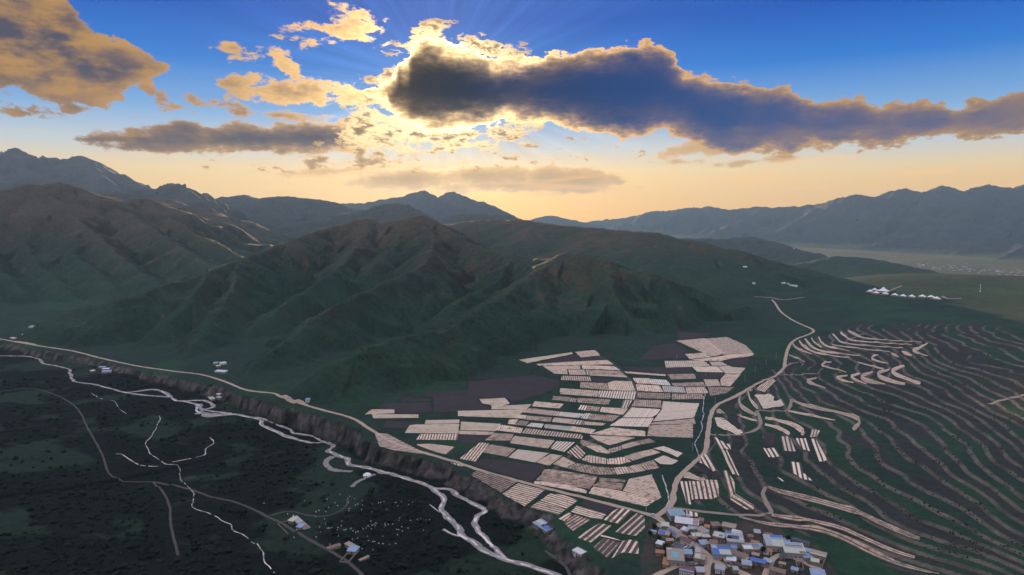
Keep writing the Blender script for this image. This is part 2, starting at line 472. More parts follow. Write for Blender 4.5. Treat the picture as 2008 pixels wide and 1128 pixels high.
# hills behind
rg(H_BACK, .42, 40, .26, 220, 10, (180, 382, 4500), (270, 378, 4500), (330, 392, 4300), (400, 410, 4200), (440, 426, 4000), (490, 450, 3900))
rg(H_BACK, .40, 60, .26, 350, 14, (280, 388, 8200), (390, 393, 8000), (480, 384, 7500), (510, 389, 7500), (540, 386, 7500), (590, 388, 7200), (640, 395, 7000), (660, 405, 6800), (710, 432, 6500))
rg(H_BACK, .40, 30, .22, 260, 8, (480, 384, 7500), (540, 420, 6400), (580, 448, 5600))
rg(H_BACK, .40, 50, .24, 300, 10, (560, 452, 5500), (620, 435, 5600), (700, 414, 5700), (775, 400, 5700), (815, 418, 5600), (872, 446, 5400))
rg(H_BACK, .36, 50, .26, 260, 8, (850, 452, 3500), (885, 440, 3500), (920, 434, 3500), (1000, 431, 3300), (1080, 440, 3000), (1180, 449, 2750), (1270, 455, 2600), (1350, 470, 2500), (1420, 489, 2400), (1480, 506, 2350), (1540, 536, 2350))
rg(H_BACK, .36, 60, .22, 300, 8, (870, 432, 6200), (925, 417, 6200), (980, 422, 6200), (1040, 438, 6000))
rg(H_BACK, .36, 30, .26, 180, 6, (1180, 449, 2750), (1225, 490, 2450), (1285, 522, 2200))
rg(H_BACK, .36, 30, .26, 180, 6, (1060, 438, 3050), (1120, 480, 2600), (1160, 510, 2300))
rg(H_BACK, .36, 30, .26, 180, 6, (1300, 460, 2570), (1350, 505, 2300), (1420, 540, 2120))
rg(H_BACK, .34, 40, .26, 260, 8, (1330, 470, 5300), (1400, 468, 5500), (1470, 464, 5500), (1510, 477, 5300), (1560, 494, 5000), (1610, 506, 4900))
rg(H_BACK, .30, 40, .26, 200, 6, (1520, 532, 3900), (1580, 515, 3900), (1640, 503, 3900), (1700, 508, 3900), (1770, 522, 3850), (1860, 541, 3700))
# unseen mountainside added behind and left of the viewer to block sky light
R.append((np.array([(-2200., 300., 520.), (-1700., -250., 640.), (-900., -950., 660.), (0., -1400., 640.), (1000., -1300., 560.), (2000., -900., 500.)]), .55, 60, .4, 260, H_LEFT, 10, 97))
# far ranges
rg(M_LEFT, .75, 30, .36, 320, 95, (-700, 330, 6198), (-400, 305, 6360), (-150, 322, 6468), (0, 302, 6468), (28, 296, 6468), (52, 328, 6468), (75, 321, 6468), (100, 313, 6468), (128, 312, 6468), (158, 306, 6468), (185, 325, 6522), (215, 341, 6576), (240, 346, 6630), (262, 362, 6738), (330, 366, 6899), (365, 375, 5325), (400, 391, 7115), (440, 412, 7223))
rg(M_LEFT, .60, 40, .34, 400, 40, (28, 296, 6468), (60, 345, 5660), (110, 375, 5559))
rg(M_LEFT, .60, 40, .34, 400, 40, (158, 306, 6468), (190, 350, 5821), (240, 385, 5735))
rg(M_LEFT, .40, 60, .26, 300, 12, (-200, 372, 5200), (-60, 362, 5400), (20, 356, 5600), (70, 372, 5600), (130, 390, 5500))
rg(M_MID, .42, 60, .26, 500, 25, (560, 425, 15000), (660, 402, 14000), (740, 394, 14000), (790, 385, 14000), (825, 374, 14000), (850, 388, 13500), (888, 377, 13500), (940, 397, 13500), (985, 420, 13500), (1020, 438, 13000))
rg(M_MID, .30, 100, .22, 600, 20, (1000, 445, 20000), (1080, 423, 20000), (1145, 437, 20000))
rg(M_RIGHT, .50, 40, .55, 800, 40, (1120, 440, 24000), (1230, 426, 22000), (1300, 412, 20000), (1380, 405, 18500), (1430, 411, 17500), (1500, 406, 16500), (1570, 404, 15500), (1620, 398, 14500), (1682, 380, 13500), (1710, 387, 13300), (1770, 370, 13000), (1810, 380, 12700), (1850, 363, 12500), (1890, 375, 12300), (1940, 362, 12000), (1970, 373, 11900), (2008, 362, 11800), (2150, 350, 11500), (2400, 345, 11000), (2700, 350, 9000))
for q in ([(1770, 370, 13000), (1710, 420, 11500), (1650, 455, 10200)], [(1850, 363, 12500), (1805, 420, 10500), (1755, 462, 9300)], [(1940, 362, 12000), (1900, 410, 10200), (1860, 450, 9000), (1800, 482, 8000)],
          [(2008, 362, 11800), (1990, 430, 9000), (1930, 472, 7900), (1880, 492, 7300)], [(2150, 350, 11500), (2080, 440, 7800), (2000, 488, 6900), (1950, 510, 6500)], [(1620, 398, 14500), (1570, 430, 12500), (1530, 452, 11200)],
          [(1500, 406, 16500), (1450, 435, 14000), (1420, 447, 13000)], [(2300, 348, 11200), (2250, 450, 7200), (2150, 500, 6400)], [(1890, 375, 12300), (1830, 445, 9400), (1720, 478, 8300)], [(1850, 435, 9600), (1960, 445, 8800), (2060, 455, 8200)]):
    rg(M_RIGHT, .50, 24, .62, 420, 20, *q)


def height(X, Y, want_group=False):
    X = np.asarray(X, np.float32); Y = np.asarray(Y, np.float32)
    shp = X.shape; X = X.ravel(); Y = Y.ravel()
    U, V = _warp(X, Y)
    b = base_lookup(U, V).astype(np.float32)
    r = np.hypot(X, Y)
    b = np.clip(b, -260, 120)
    far = sstep(2500, 6000, r)
    # bluff
    near = r < 3500
    sdv = np.full(X.shape, 500.0, np.float32); bdrop = np.zeros(X.shape, np.float32); barc = np.zeros(X.shape, np.float32)
    sdv[near], bdrop[near], barc[near] = poly_near(X[near], Y[near], _bl)
    gul = ridged(X / 46, Y / 46, 4, 3)
    sdn = -sdv + (gul - 0.45) * 10 * sstep(45, 5, np.abs(sdv)) + (ridged(barc / 19, sdv / 50, 3, 6) - .45) * 9 * sstep(30, 4, np.abs(sdv)) + fbm(X / 15, Y / 15, 3, 5) * 2
    f = sstep(-2, 14, sdn)
    floor = b - bdrop * (f + 0.0)
    cliff = np.clip(4 * f * (1 - f), 0, 1) * (bdrop > 5)
    floor += (fbm(X / 60, Y / 60, 3, 8) * 1.6 + fbm(X / 12, Y / 12, 3, 9) * 0.3) * (f * 1.0 + 0.15) + far * fbm(X / 900, Y / 900, 4, 21) * 14
    floor += cliff * (fbm(X / 9, Y / 9, 3, 13) * 4.0)
    h = floor.copy()
    grp = np.zeros(X.shape, np.int8)
    top = floor.copy()
    wx = fbm(X / 170, Y / 170, 3, 31); wy = fbm(X / 170, Y / 170, 3, 32)
    Xw = X + wx * 18; Yw = Y + wy * 18
    for P, s, w, rib, lam, g, rough, seed in R:
        reach = (P[:, 2].max() + 190) / s * 1.15 + 60
        m = (X > P[:, 0].min() - reach) & (X < P[:, 0].max() + reach) & (Y > P[:, 1].min() - reach) & (Y < P[:, 1].max() + reach)
        if not m.any(): continue
        idx = np.nonzero(m)[0]
        x, y = (Xw[idx], Yw[idx]) if P[:, 1].mean() < 5000 else (X[idx] + wx[idx] * 90, Y[idx] + wy[idx] * 90)
        best = np.full(x.shape, -1e9, np.float32); arc = np.zeros(x.shape, np.float32); dist = np.full(x.shape, 1e9, np.float32); s0 = 0.0
        for i in range(len(P) - 1):
            ax, ay, az_ = (float(q) for q in P[i]); ex, ey, ez = (float(q) for q in P[i + 1] - P[i]); l2 = ex * ex + ey * ey; l = math.sqrt(l2)
            t = np.clip(((x - ax) * ex + (y - ay) * ey) / l2, 0, 1)
            d = np.hypot(x - ax - t * ex, y - ay - t * ey)
            c_ = az_ + ez * t - s * d
            k = c_ > best
            best = np.where(k, c_, best); arc = np.where(k, s0 + t * l, arc); dist = np.where(k, d, dist)
            s0 += l
        zc = best + s * dist
        cl = 120.0 if g == M_LEFT else lam * .8
        zc = zc + rough * fbm(arc / cl, np.full(arc.shape, seed * 1.7), 4, seed, 0.6) * sstep(0, 60, zc - floor[idx] + 20)
        ribs = ridged(arc / lam, dist / (lam * 3.6) + 3.1, 2, seed, 0.45) - 0.45
        amp = rib * np.minimum(dist, lam * 1.6)
        hi = zc - s * (np.sqrt(dist * dist + w * w) - w) + ribs * amp * s * 1.6
        kk = 4.0 if P[:, 1].mean() < 3500 else 26.0
        k = hi > top[idx]
        top[idx] = np.where(k, hi, top[idx]); grp[idx] = np.where(k, g, grp[idx])
        h[idx] = smax(h[idx], hi, kk)
    up = sstep(3, 40, h - floor)
    sc_ = 1 + far * 4
    h += up * ((ridged(Xw / (130 * sc_), Yw / (130 * sc_), 4, 41, .5) - 0.4) * 4.5 * sc_ + (ridged(Xw / (42 * sc_), Yw / (42 * sc_), 3, 44) - .4) * 1.8 * sc_)
    # terraces on the right-hand slope
    tm = terrace_mask(X, Y) * (1 - up)
    if (tm > 0).any():
        k = tm > 0
        x, y = X[k], Y[k]
        z = h[k] + fbm(x / 150, y / 150, 3, 51) * 3.0 + fbm(x / 50, y / 50, 2, 52) * 0.35
        st = 2.05
        q = z / st; fl = np.floor(q); fr = q - fl
        zt = (fl + sstep(0.74, 1.0, fr) * 0.92 + fr * 0.08) * st
        h[k] = h[k] + (zt - h[k]) * tm[k]
    if want_group:
        return h.reshape(shp), grp.reshape(shp), {'cliff': cliff.reshape(shp), 'flood': f.reshape(shp) * (bdrop > 5).reshape(shp), 'up': up.reshape(shp), 'floor': floor.reshape(shp), 'ter': tm.reshape(shp), 'sdv': sdv.reshape(shp)}
    return h.reshape(shp)


TERR_POLY = np.array([place(q)[:2] for q in [(1335, 985, 0), (1340, 905, 0), (1395, 850, 2), (1415, 790, 6), (1490, 745, 10), (1555, 690, 20), (1590, 662, 27), (1690, 634, 37), (1880, 626, 53), (1960, 640, 54), (2040, 690, 50), (2300, 700, 50), (2500, 1000, 30),
                                              (2300, 1300, 10), (1900, 1190, 4), (1700, 1095, 2), (1560, 1045, 2), (1440, 1012, 1)]])


def inside(X, Y, poly):
    c_ = np.zeros(X.shape, bool)
    n = len(poly)
    for i in range(n):
        x0, y0 = poly[i]; x1, y1 = poly[(i + 1) % n]
        k = ((y0 > Y) != (y1 > Y)) & (X < (x1 - x0) * (Y - y0) / (y1 - y0 + 1e-12) + x0)
        c_ ^= k
    return c_


def terrace_mask(X, Y):
    m = np.zeros(X.shape)
    k = (X > 0) & (Y > 150) & (Y < 2200)
    if k.any():
        x, y = X[k], Y[k]
        closed = np.concatenate([TERR_POLY, TERR_POLY[:1]])
        d, _, _ = poly_near(x, y, np.column_stack([closed, np.zeros(len(closed))]))
        d = np.abs(d) * np.where(inside(x, y, TERR_POLY), 1, -1) + fbm(x / 70, y / 70, 2, 57) * 10
        m[k] = sstep(-4, 14, d)
    return m


def hit(pts, z0=0.0, n=9):
    """photo points -> the place on the (gently sloping) ground that each shows"""
    pts = np.asarray(pts, float).reshape(-1, 2)
    d = pix_dir(pts[:, 0], pts[:, 1])
    z = np.full(len(pts), float(z0))
    for i in range(n):
        k = np.clip((z - CAMZ) / np.minimum(d[:, 2], -0.02), 200, 9000)
        x = d[:, 0] * k; y = d[:, 1] * k
        hz = ground_z(x, y)
        z = z + (hz - z) * (1.0 if i < 4 else 0.6)
    return np.stack([x, y, hz], -1)

# ---------------------------------------------------------------- materials
def mat_new(name):
    m = bpy.data.materials.new(name); m.use_nodes = True
    nt = m.node_tree; nt.nodes.clear()
    o = nt.nodes.new('ShaderNodeOutputMaterial'); b = nt.nodes.new('ShaderNodeBsdfPrincipled')
    nt.links.new(b.outputs[0], o.inputs['Surface'])
    S.tree = nt
    return m, nt, b


def obj_pos():
    n = S.tree.nodes.new('ShaderNodeNewGeometry')
    return S(n.outputs['Position'])


def bump(b, hgt, strength, dist):
    n = S.tree.nodes.new('ShaderNodeBump'); n.inputs['Strength'].default_value = strength; n.inputs['Distance'].default_value = dist
    S.put(n.inputs['Height'], hgt)
    S.tree.links.new(n.outputs[0], b.inputs['Normal'])


def mat_land():
    m, nt, b = mat_new('land_cover')
    a = nt.nodes.new('ShaderNodeVertexColor'); a.layer_name = 'cover'
    p = obj_pos()
    n1 = snoise(p, 0.11, 6.0, 0.65); n2 = snoise(p, 0.018, 5.0, 0.6)
    n3 = snoise(p, 0.45, 4.0, 0.7)
    col = sscale(S(a.outputs[0]), (n1 * 1.3 + n2 * 0.7 + n3 * 0.9) * 0.9 - 0.32)
    nt.links.new(col.s, b.inputs['Base Color'])
    b.inputs['Roughness'].default_value = 0.95; b.inputs['Specular IOR Level'].default_value = 0.12
    bump(b, n1 + n2 * 2.0 + n3 * .25, 0.9, 4.5)
    return m


def mat_flat(name, col, rough=0.8, var=0.3, scale=0.5, spec=0.3, metal=0.0, bmp=0.0):
    m, nt, b = mat_new(name)
    n1 = snoise(obj_pos(), scale, 5.0, 0.6)
    c_ = sscale(col, 1.0 - var * 0.5 + n1 * var)
    nt.links.new(c_.s, b.inputs['Base Color'])
    b.inputs['Roughness'].default_value = rough; b.inputs['Specular IOR Level'].default_value = spec; b.inputs['Metallic'].default_value = metal
    if bmp: bump(b, n1, bmp, 0.3)
    return m


M_LAND = mat_land()


def mesh_obj(name, verts, faces, mats, parent=None, smooth=False, mat_idx=None, attr=None, normals=None):
    me = bpy.data.meshes.new(name)
    V = np.asarray(verts, np.float32).reshape(-1, 3)
    if isinstance(faces, np.ndarray):
        F = faces.astype(np.int32); nf, k = F.shape
        me.vertices.add(len(V)); me.vertices.foreach_set('co', V.ravel())
        me.loops.add(nf * k); me.polygons.add(nf)
        me.loops.foreach_set('vertex_index', F.ravel())
        me.polygons.foreach_set('loop_start', np.arange(0, nf * k, k, dtype=np.int32))
        me.update(calc_edges=True)
    else:
        me.from_pydata(V.tolist(), [], faces)
    for m_ in (mats if isinstance(mats, (list, tuple)) else [mats]): me.materials.append(m_)
    n = len(me.polygons)
    if mat_idx is not None: me.polygons.foreach_set('material_index', np.asarray(mat_idx, np.int32))
    me.polygons.foreach_set('use_smooth', np.full(n, bool(smooth)))
    if attr is not None:
        ca = me.color_attributes.new('cover', 'FLOAT_COLOR', 'POINT')
        ca.data.foreach_set('color', np.column_stack([attr, np.ones(len(attr))]).astype(np.float32).ravel())
    if normals is not None:
        me.normals_split_custom_set_from_vertices(normals.tolist())
    me.update()
    o = bpy.data.objects.new(name, me); COL.objects.link(o)
    if parent is not None: o.parent = parent
    return o


VILLAGE = np.array([place(q)[:2] for q in [(1268, 1012, 0), (1330, 1004, 0), (1420, 1022, 0), (1500, 1036, 0), (1600, 1078, 0), (1640, 1130, 0), (1600, 1190, 0), (1250, 1190, 0)]])


def cover(X, Y, h, grp, info, nz, nx=0.0):
    """what grows or lies on the ground at each point (reflectance colours, some dimmed or paled)"""
    grass = np.array([.026, .050, .036]); lush = np.array([.028, .068, .038]); dry = np.array([.092, .066, .046]); shrub = np.array([.008, .014, .010])
    soil = np.array([.105, .082, .075]); rock = np.array([.115, .100, .090]); gravel = np.array([.30, .28, .27])
    n1 = fbm(X / 260, Y / 260, 4, 61); n2 = fbm(X / 60, Y / 60, 4, 62); n3 = fbm(X / 900, Y / 900, 3, 63)

    def mix(c_, d, f): return c_ + (d - c_) * f[..., None]
    c_ = np.broadcast_to(grass, X.shape + (3,)).copy()
    c_ = mix(c_, lush, sstep(0.0, .35, n1 + n2 * .4))
    r = np.hypot(X, Y)
    up = info['up']
    # hills: dry crests, dark shrub tone stronger on right-facing slopes
    hi = sstep(60, 260, h + n1 * 120) * up
    c_ = mix(c_, dry, np.clip(hi * .75 + up * sstep(.12, .5, n2 + n1 * .5) * .6, 0, 1))
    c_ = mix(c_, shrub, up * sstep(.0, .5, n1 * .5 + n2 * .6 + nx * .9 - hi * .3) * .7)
    c_ = mix(c_, lush, up * sstep(110, 30, h + n1 * 60) * .6)
    c_ = mix(c_, soil, up * sstep(.42, .55, fbm(X / 45, Y / 45, 4, 66)) * .6 * (r < 4000))
    # river flat: willow scrub and green clearings, colours dimmed further to mimic a vignetted corner
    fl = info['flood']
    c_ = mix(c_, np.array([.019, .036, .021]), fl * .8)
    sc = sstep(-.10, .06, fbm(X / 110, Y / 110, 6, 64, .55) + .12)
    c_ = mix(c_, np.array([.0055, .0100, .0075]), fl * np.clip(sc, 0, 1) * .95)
    c_ = mix(c_, soil * .9, fl * sstep(.5, .7, fbm(X / 50, Y / 50, 3, 65)) * .5)
    c_ = mix(c_, rock * (0.9 + 1.3 * fbm(X / 9, Y / 9, 3, 68)[..., None]), np.clip(info['cliff'] * 1.6, 0, 1))
    c_ = mix(c_, shrub, np.clip(info['cliff'] * 1.6, 0, 1) * sstep(.1, .3, fbm(X / 22, Y / 22, 3, 75)) * .8)
    # terraced slope: steep banks are bare earth or dark scrub, treads green or ploughed
    t = info['ter']
    lev = np.floor((h + .3) / 2.05)
    pick = np.mod(np.sin(lev * 12.9898 + np.floor(fbm(X / 240, Y / 240, 2, 71) * 3) * 4.1) * 43758.5, 1.0)
    c_ = mix(c_, np.array([.048, .046, .046]), t * sstep(.35, .6, pick) * .8)
    c_ = mix(c_, lush * .95, t * sstep(.35, .1, pick) * .8)
    steep = sstep(.990, .955, nz)
    bn = sstep(-.8, .2, fbm(X / 30, Y / 30, 3, 70))
    bank = np.array([.040, .044, .040]) + (np.array([.185, .155, .13]) - np.array([.040, .044, .040])) * bn[..., None]
    c_ = mix(c_, bank, t * steep * .95)
    c_ = mix(c_, np.array([.24, .24, .25]), ((grp == M_LEFT) & (r > 5000)) * sstep(250, 600, h + n1 * 200) * .9)  # left range paled in its rock colour to stand in for haze
    vg = (r < 700) & (X > 60)
    if vg.any():
        k = np.zeros(X.shape); k[vg] = inside(X[vg] + fbm(X[vg] / 20, Y[vg] / 20, 3, 77) * 9, Y[vg] + fbm(X[vg] / 20, Y[vg] / 20, 3, 78) * 9, VILLAGE)
        c_ = mix(c_, np.array([.085, .068, .058]), k * (.55 + .45 * sstep(-.2, .2, n2)))
    # far land: sunburnt plain and pale slopes
    far = sstep(3000, 6500, r)
    c_ = mix(c_, np.array([.11, .11, .065]), far * (1 - up) * .8)
    c_ = mix(c_, np.array([.045, .050, .048]), far * up * .8)
    return np.clip(c_, .005, .6)


NAMES = {GROUND: 'ground', TERRACE: 'terraced_hillside', H_LEFT: 'hills_left', H_MID: 'hills_centre', H_BACK: 'hills_back', M_LEFT: 'mountains_left', M_MID: 'mountains_centre', M_RIGHT: 'mountains_right'}
LABELS = {GROUND: 'valley floor of dark pasture and green meadow along the river', TERRACE: 'hillside cut into narrow curved farming terraces', H_LEFT: 'tall dark grassy hills with sunlit golden spurs',
          H_MID: 'steep green foothills with brown crests behind the fields', H_BACK: 'blue hazy ridges behind the green foothills', M_LEFT: 'jagged haze-paled rock peaks on the skyline',
          M_MID: 'twin hazy peak under the setting sun', M_RIGHT: 'long blue mountain range with sunlit spurs'}
AZ_T = (math.radians(13.5), math.radians(44.0)); R_T = (420.0, 1620.0)


def az_axis(fine):
    a = [0.0]
    lim = math.radians(41)
    while a[-1] < lim: a.append(a[-1] + fine)
    st = fine
    while a[-1] < math.pi: st = min(st * 1.25, math.radians(6)); a.append(min(a[-1] + st, math.pi))
    a = np.array(a)
    return np.concatenate([-a[:0:-1], a])


def r_axis():
    r = [2.0]
    while r[-1] < 17500:
        x = r[-1]
        k = .25 if x < 300 else .0042 if x < 560 else .0026 if x < 1120 else .0042 if x < 2300 else .0055 if x < 6500 else .0075
        r.append(x * (1 + k))
    return np.array(r)


def grid(azv, rv):
    A, Rr = np.meshgrid(azv, rv)
    X = np.sin(A) * Rr; Y = np.cos(A) * Rr
    h, g, info = height(X, Y, True)
    P = np.stack([X, Y, h], -1)
    du = np.gradient(P, axis=1); dv = np.gradient(P, axis=0)
    N = np.cross(du, dv); N /= np.linalg.norm(N, axis=-1, keepdims=True) + 1e-12
    N *= np.sign(N[..., 2:3] + 1e-9)
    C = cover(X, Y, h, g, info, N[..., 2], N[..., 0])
    return P, g, info, N, C


def emit(P, g, N, C, keep):
    nr, na = P.shape[:2]
    i = np.arange(nr * na).reshape(nr, na)
    Q = np.stack([i[:-1, :-1], i[:-1, 1:], i[1:, 1:], i[1:, :-1]], -1)
    gq = g[:-1, :-1]
    out = []
    for k in np.unique(gq[keep]):
        F = Q[(gq == k) & keep]
        u, inv = np.unique(F.ravel(), return_inverse=True)
        out.append((int(k), P.reshape(-1, 3)[u], inv.reshape(-1, 4), N.reshape(-1, 3)[u], C.reshape(-1, 3)[u]))
    return out


def clean_groups(g):
    """smooth ragged group borders (majority of neighbours, a few passes)"""
    for _ in range(1):
        s = [np.roll(g, (a, b), (0, 1)) for a in (-2, 0, 2) for b in (-2, 0, 2)]
        cnt = np.stack([sum((q == k) for q in s) for k in range(8)])
        g = np.argmax(cnt, 0).astype(np.int8)
    return g


RES = 1.0
azv = az_axis(math.radians(0.10) * RES); rv = r_axis()
ti = (np.searchsorted(azv, AZ_T[0]), np.searchsorted(azv, AZ_T[1])); tj = (np.searchsorted(rv, R_T[0]), np.searchsorted(rv, R_T[1]))
P, g, info, N, C = grid(azv, rv)
g = clean_groups(g)
keep = np.ones((len(rv) - 1, len(azv) - 1), bool)
keep[tj[0]:tj[1], ti[0]:ti[1]] = False
pieces = emit(P, g, N, C, keep)


def _look(x, y, a_ax, r_ax, Z):
    A = np.arctan2(x, y); r = np.hypot(x, y)
    i = np.clip(np.searchsorted(a_ax, A) - 1, 0, len(a_ax) - 2); j = np.clip(np.searchsorted(r_ax, r) - 1, 0, len(r_ax) - 2)
    u = np.clip((A - a_ax[i]) / (a_ax[i + 1] - a_ax[i]), 0, 1); v = np.clip((r - r_ax[j]) / (r_ax[j + 1] - r_ax[j]), 0, 1)
    return (Z[j, i] * (1 - u) + Z[j, i + 1] * u) * (1 - v) + (Z[j + 1, i] * (1 - u) + Z[j + 1, i + 1] * u) * v


def ground_z(x, y):
    """height of the finished ground mesh"""
    x = np.asarray(x, float); y = np.asarray(y, float)
    z = _look(x, y, azv, rv, P[..., 2])
    A = np.arctan2(x, y); r = np.hypot(x, y)
    k = (A > az2[0]) & (A < az2[-1]) & (r > r2[0]) & (r < r2[-1])
    if k.any(): z[k] = _look(x[k], y[k], az2, r2, P2_[..., 2])
    return z


# the terraced slope again, finer
az2 = np.linspace(azv[ti[0]], azv[ti[1]], int((azv[ti[1]] - azv[ti[0]]) / math.radians(0.068)) + 1)
r2 = np.exp(np.linspace(math.log(rv[tj[0]]), math.log(rv[tj[1]]), 720))
P2_, g2, info2, N2, C2 = grid(az2, r2)
g2 = clean_groups(g2)
g2[(g2 == GROUND)] = TERRACE
pieces2 = emit(P2_, g2, N2, C2, np.ones((len(r2) - 1, len(az2) - 1), bool))
land = {}
merged = {}
for k, v, F, n_, c_ in pieces + pieces2:
    if k in merged:
        a = merged[k]; off = len(a[0])
        merged[k] = (np.concatenate([a[0], v]), np.concatenate([a[1], F + off]), np.concatenate([a[2], n_]), np.concatenate([a[3], c_]))
    else: merged[k] = (v, F, n_, c_)
for k, (v, F, n_, c_) in merged.items():
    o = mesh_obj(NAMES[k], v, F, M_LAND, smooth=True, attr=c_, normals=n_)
    o['kind'] = 'structure'; o['label'] = LABELS[k]
    land[k] = o

# ---------------------------------------------------------------- haze
HX = 18500.0
bz0, bz1 = -420.0, 930.0
hv = [(x, y, z) for z in (bz0, bz1) for x, y in ((-HX, -HX), (HX, -HX), (HX, HX), (-HX, HX))]
hm = bpy.data.materials.new('haze_air'); hm.use_nodes = True
hm.node_tree.nodes.clear()
ho = hm.node_tree.nodes.new('ShaderNodeOutputMaterial'); hp = hm.node_tree.nodes.new('ShaderNodeVolumePrincipled')
hp.inputs['Color'].default_value = (.32, .58, 1.0, 1); hp.inputs['Density'].default_value = 2.1e-5; hp.inputs['Anisotropy'].default_value = 0.20
hm.node_tree.links.new(hp.outputs[0], ho.inputs['Volume'])
haze = mesh_obj('haze', hv, [(3, 2, 1, 0), (4, 5, 6, 7), (0, 1, 5, 4), (1, 2, 6, 5), (2, 3, 7, 6), (3, 0, 4, 7)], hm)
haze['kind'] = 'stuff'; haze['label'] = 'pale evening haze filling the valleys'

# ---------------------------------------------------------------- roads, tracks, river
def put(o, label=None, cat=None, group=None, kind=None):
    if label: o['label'] = label
    if cat: o['category'] = cat
    if group: o['group'] = group
    if kind: o['kind'] = kind
    return o


def spline(P, step):
    """smooth curve through world points, resampled every `step` metres"""
    P = np.asarray(P, float)
    Q = np.concatenate([[2 * P[0] - P[1]], P, [2 * P[-1] - P[-2]]])
    out = []
    for i in range(1, len(Q) - 2):
        a, b, c_, d = Q[i - 1], Q[i], Q[i + 1], Q[i + 2]
        n = max(2, int(np.linalg.norm((c_ - b)[:2]) / step) + 1)
        t = np.linspace(0, 1, n, endpoint=False)[:, None]
        out.append(.5 * (2 * b + (c_ - a) * t + (2 * a - 5 * b + 4 * c_ - d) * t * t + (3 * b - a - 3 * c_ + d) * t ** 3))
    out.append(P[-1:])
    return np.concatenate(out)


_RB = []


def ribbon(path, width, lift, step=6.0, jit=0.0, seed=0, across=4, flat=False, dash=None):
    """a strip of ground that follows a path given in photo points"""
    W = np.array([q[2] if len(q) > 2 else 1.0 for q in path])
    G = hit([q[:2] for q in path])[:, :2]
    C_ = spline(np.column_stack([G, W]), step)
    xy = C_[:, :2]; w = C_[:, 2] * width
    t = np.gradient(xy, axis=0); t /= np.linalg.norm(t, axis=1, keepdims=True) + 1e-9
    nrm = np.stack([-t[:, 1], t[:, 0]], -1)
    s = np.cumsum(np.r_[0, np.linalg.norm(np.diff(xy, axis=0), axis=1)])
    if jit:
        xy = xy + nrm * (fbm(s / 30, s * 0 + seed, 3, seed) * jit)[:, None]
    kv = .95 if jit else .6
    wl = w * np.maximum(.25, 1 + kv * fbm(s / 14, s * 0 + 5.5, 3, seed + 1)); wr = w * np.maximum(.25, 1 + kv * fbm(s / 14, s * 0 + 9.5, 3, seed + 2))
    f = np.linspace(-.5, .5, across + 1)
    V = np.stack([xy + nrm * (np.where(q < 0, wl, wr) * q)[:, None] for q in f], 1)
    z = ground_z(V[..., 0], V[..., 1]) + lift - (np.abs(f) > .49) * lift * .7
    if flat or jit: z = np.minimum(z, z.min(1, keepdims=True) + .25)
    V = np.concatenate([V, z[..., None]], -1)
    n, m = V.shape[:2]
    _RB.append(V.reshape(-1, 3)[:, :2])
    i = np.arange(n * m).reshape(n, m)
    F = np.stack([i[:-1, :-1], i[1:, :-1], i[1:, 1:], i[:-1, 1:]], -1).reshape(-1, 4)
    if dash is not None:
        on = fbm(s / 9, s * 0 + 3.3, 2, seed + 7)[:-1] > dash
        F = F.reshape(-1, m - 1, 4)[on].reshape(-1, 4)
    return V.reshape(-1, 3), F


def strips(name, lst, mat, label, kind='structure'):
    Vs, Fs, off = [], [], 0
    for v, f in lst:
        Vs.append(v); Fs.append(f + off); off += len(v)
    o = mesh_obj(name, np.concatenate(Vs), np.concatenate(Fs), mat, smooth=True)
    return put(o, label, kind=kind)


M_ROAD = mat_flat('packed_sand', (.50, .37, .28), .9, .5, .25, .2)
M_TRACK = mat_flat('worn_track', (.105, .09, .08), .95, .6, .25, .1)
M_PALETRACK = mat_flat('pale_track', (.34, .27, .22), .95, .5, .25, .1)
M_GRAVEL = mat_flat('river_gravel', (.30, .26, .24), .85, 1.1, .25, .3, bmp=.3)


def mat_water():
    m, nt, b = mat_new('stream_water')
    n1 = snoise(obj_pos(), 0.5, 4.0, 0.6)
    n2 = snoise(obj_pos(), 0.12, 3.0, 0.5)
    col = smix(n2.sstep(.36, .62), (.30, .27, .25), (.86, .76, .68))
    nt.links.new(col.s, b.inputs['Base Color'])
    b.inputs['Roughness'].default_value = .16; b.inputs['Specular IOR Level'].default_value = .9
    bump(b, n1, .35, .25)
    return m


M_WATER = mat_water()
road_main = [(-60, 657), (0, 665), (50, 673), (140, 688), (200, 703), (270, 718), (340, 728), (395, 735), (440, 748), (480, 764), (512, 769), (538, 772), (556, 778), (573, 785), (592, 791), (640, 806), (690, 820), (720, 838), (760, 862), (800, 878),
             (850, 893), (900, 908), (950, 925), (1030, 947), (1100, 965), (1180, 985), (1250, 1003), (1285, 1013)]
road_east = [(1285, 1013), (1304, 1001), (1319, 985), (1322, 962), (1327, 943), (1347, 920), (1375, 895), (1385, 880), (1388, 850), (1394, 815), (1406, 795), (1440, 778), (1490, 750), (1520, 738), (1537, 722), (1540, 705), (1546, 682), (1560, 666), (1590, 654), (1593, 646), (1562, 632), (1532, 612), (1520, 595), (1514, 588)]
street = [(1285, 1013, 1.2), (1308, 1030), (1340, 1051), (1370, 1074), (1396, 1096), (1424, 1110), (1472, 1132), (1510, 1150)]
strips('road', [ribbon(road_main, 5.0, .35, seed=1), ribbon(road_east, 5.4, .40, seed=2), ribbon(street, 5.6, .42, seed=3), ribbon([(1396, 1096), (1389, 1108), (1385, 1124), (1380, 1150)], 5, .44, seed=4),
                ribbon([(1396, 1097), (1365, 1104), (1330, 1110), (1300, 1122), (1280, 1132)], 4.5, .46, seed=5), ribbon([(1498, 1130), (1518, 1094), (1540, 1089), (1570, 1100), (1610, 1118)], 4.5, .38, seed=6)],
       M_ROAD, 'pale sandy dirt road crossing the valley and the village')
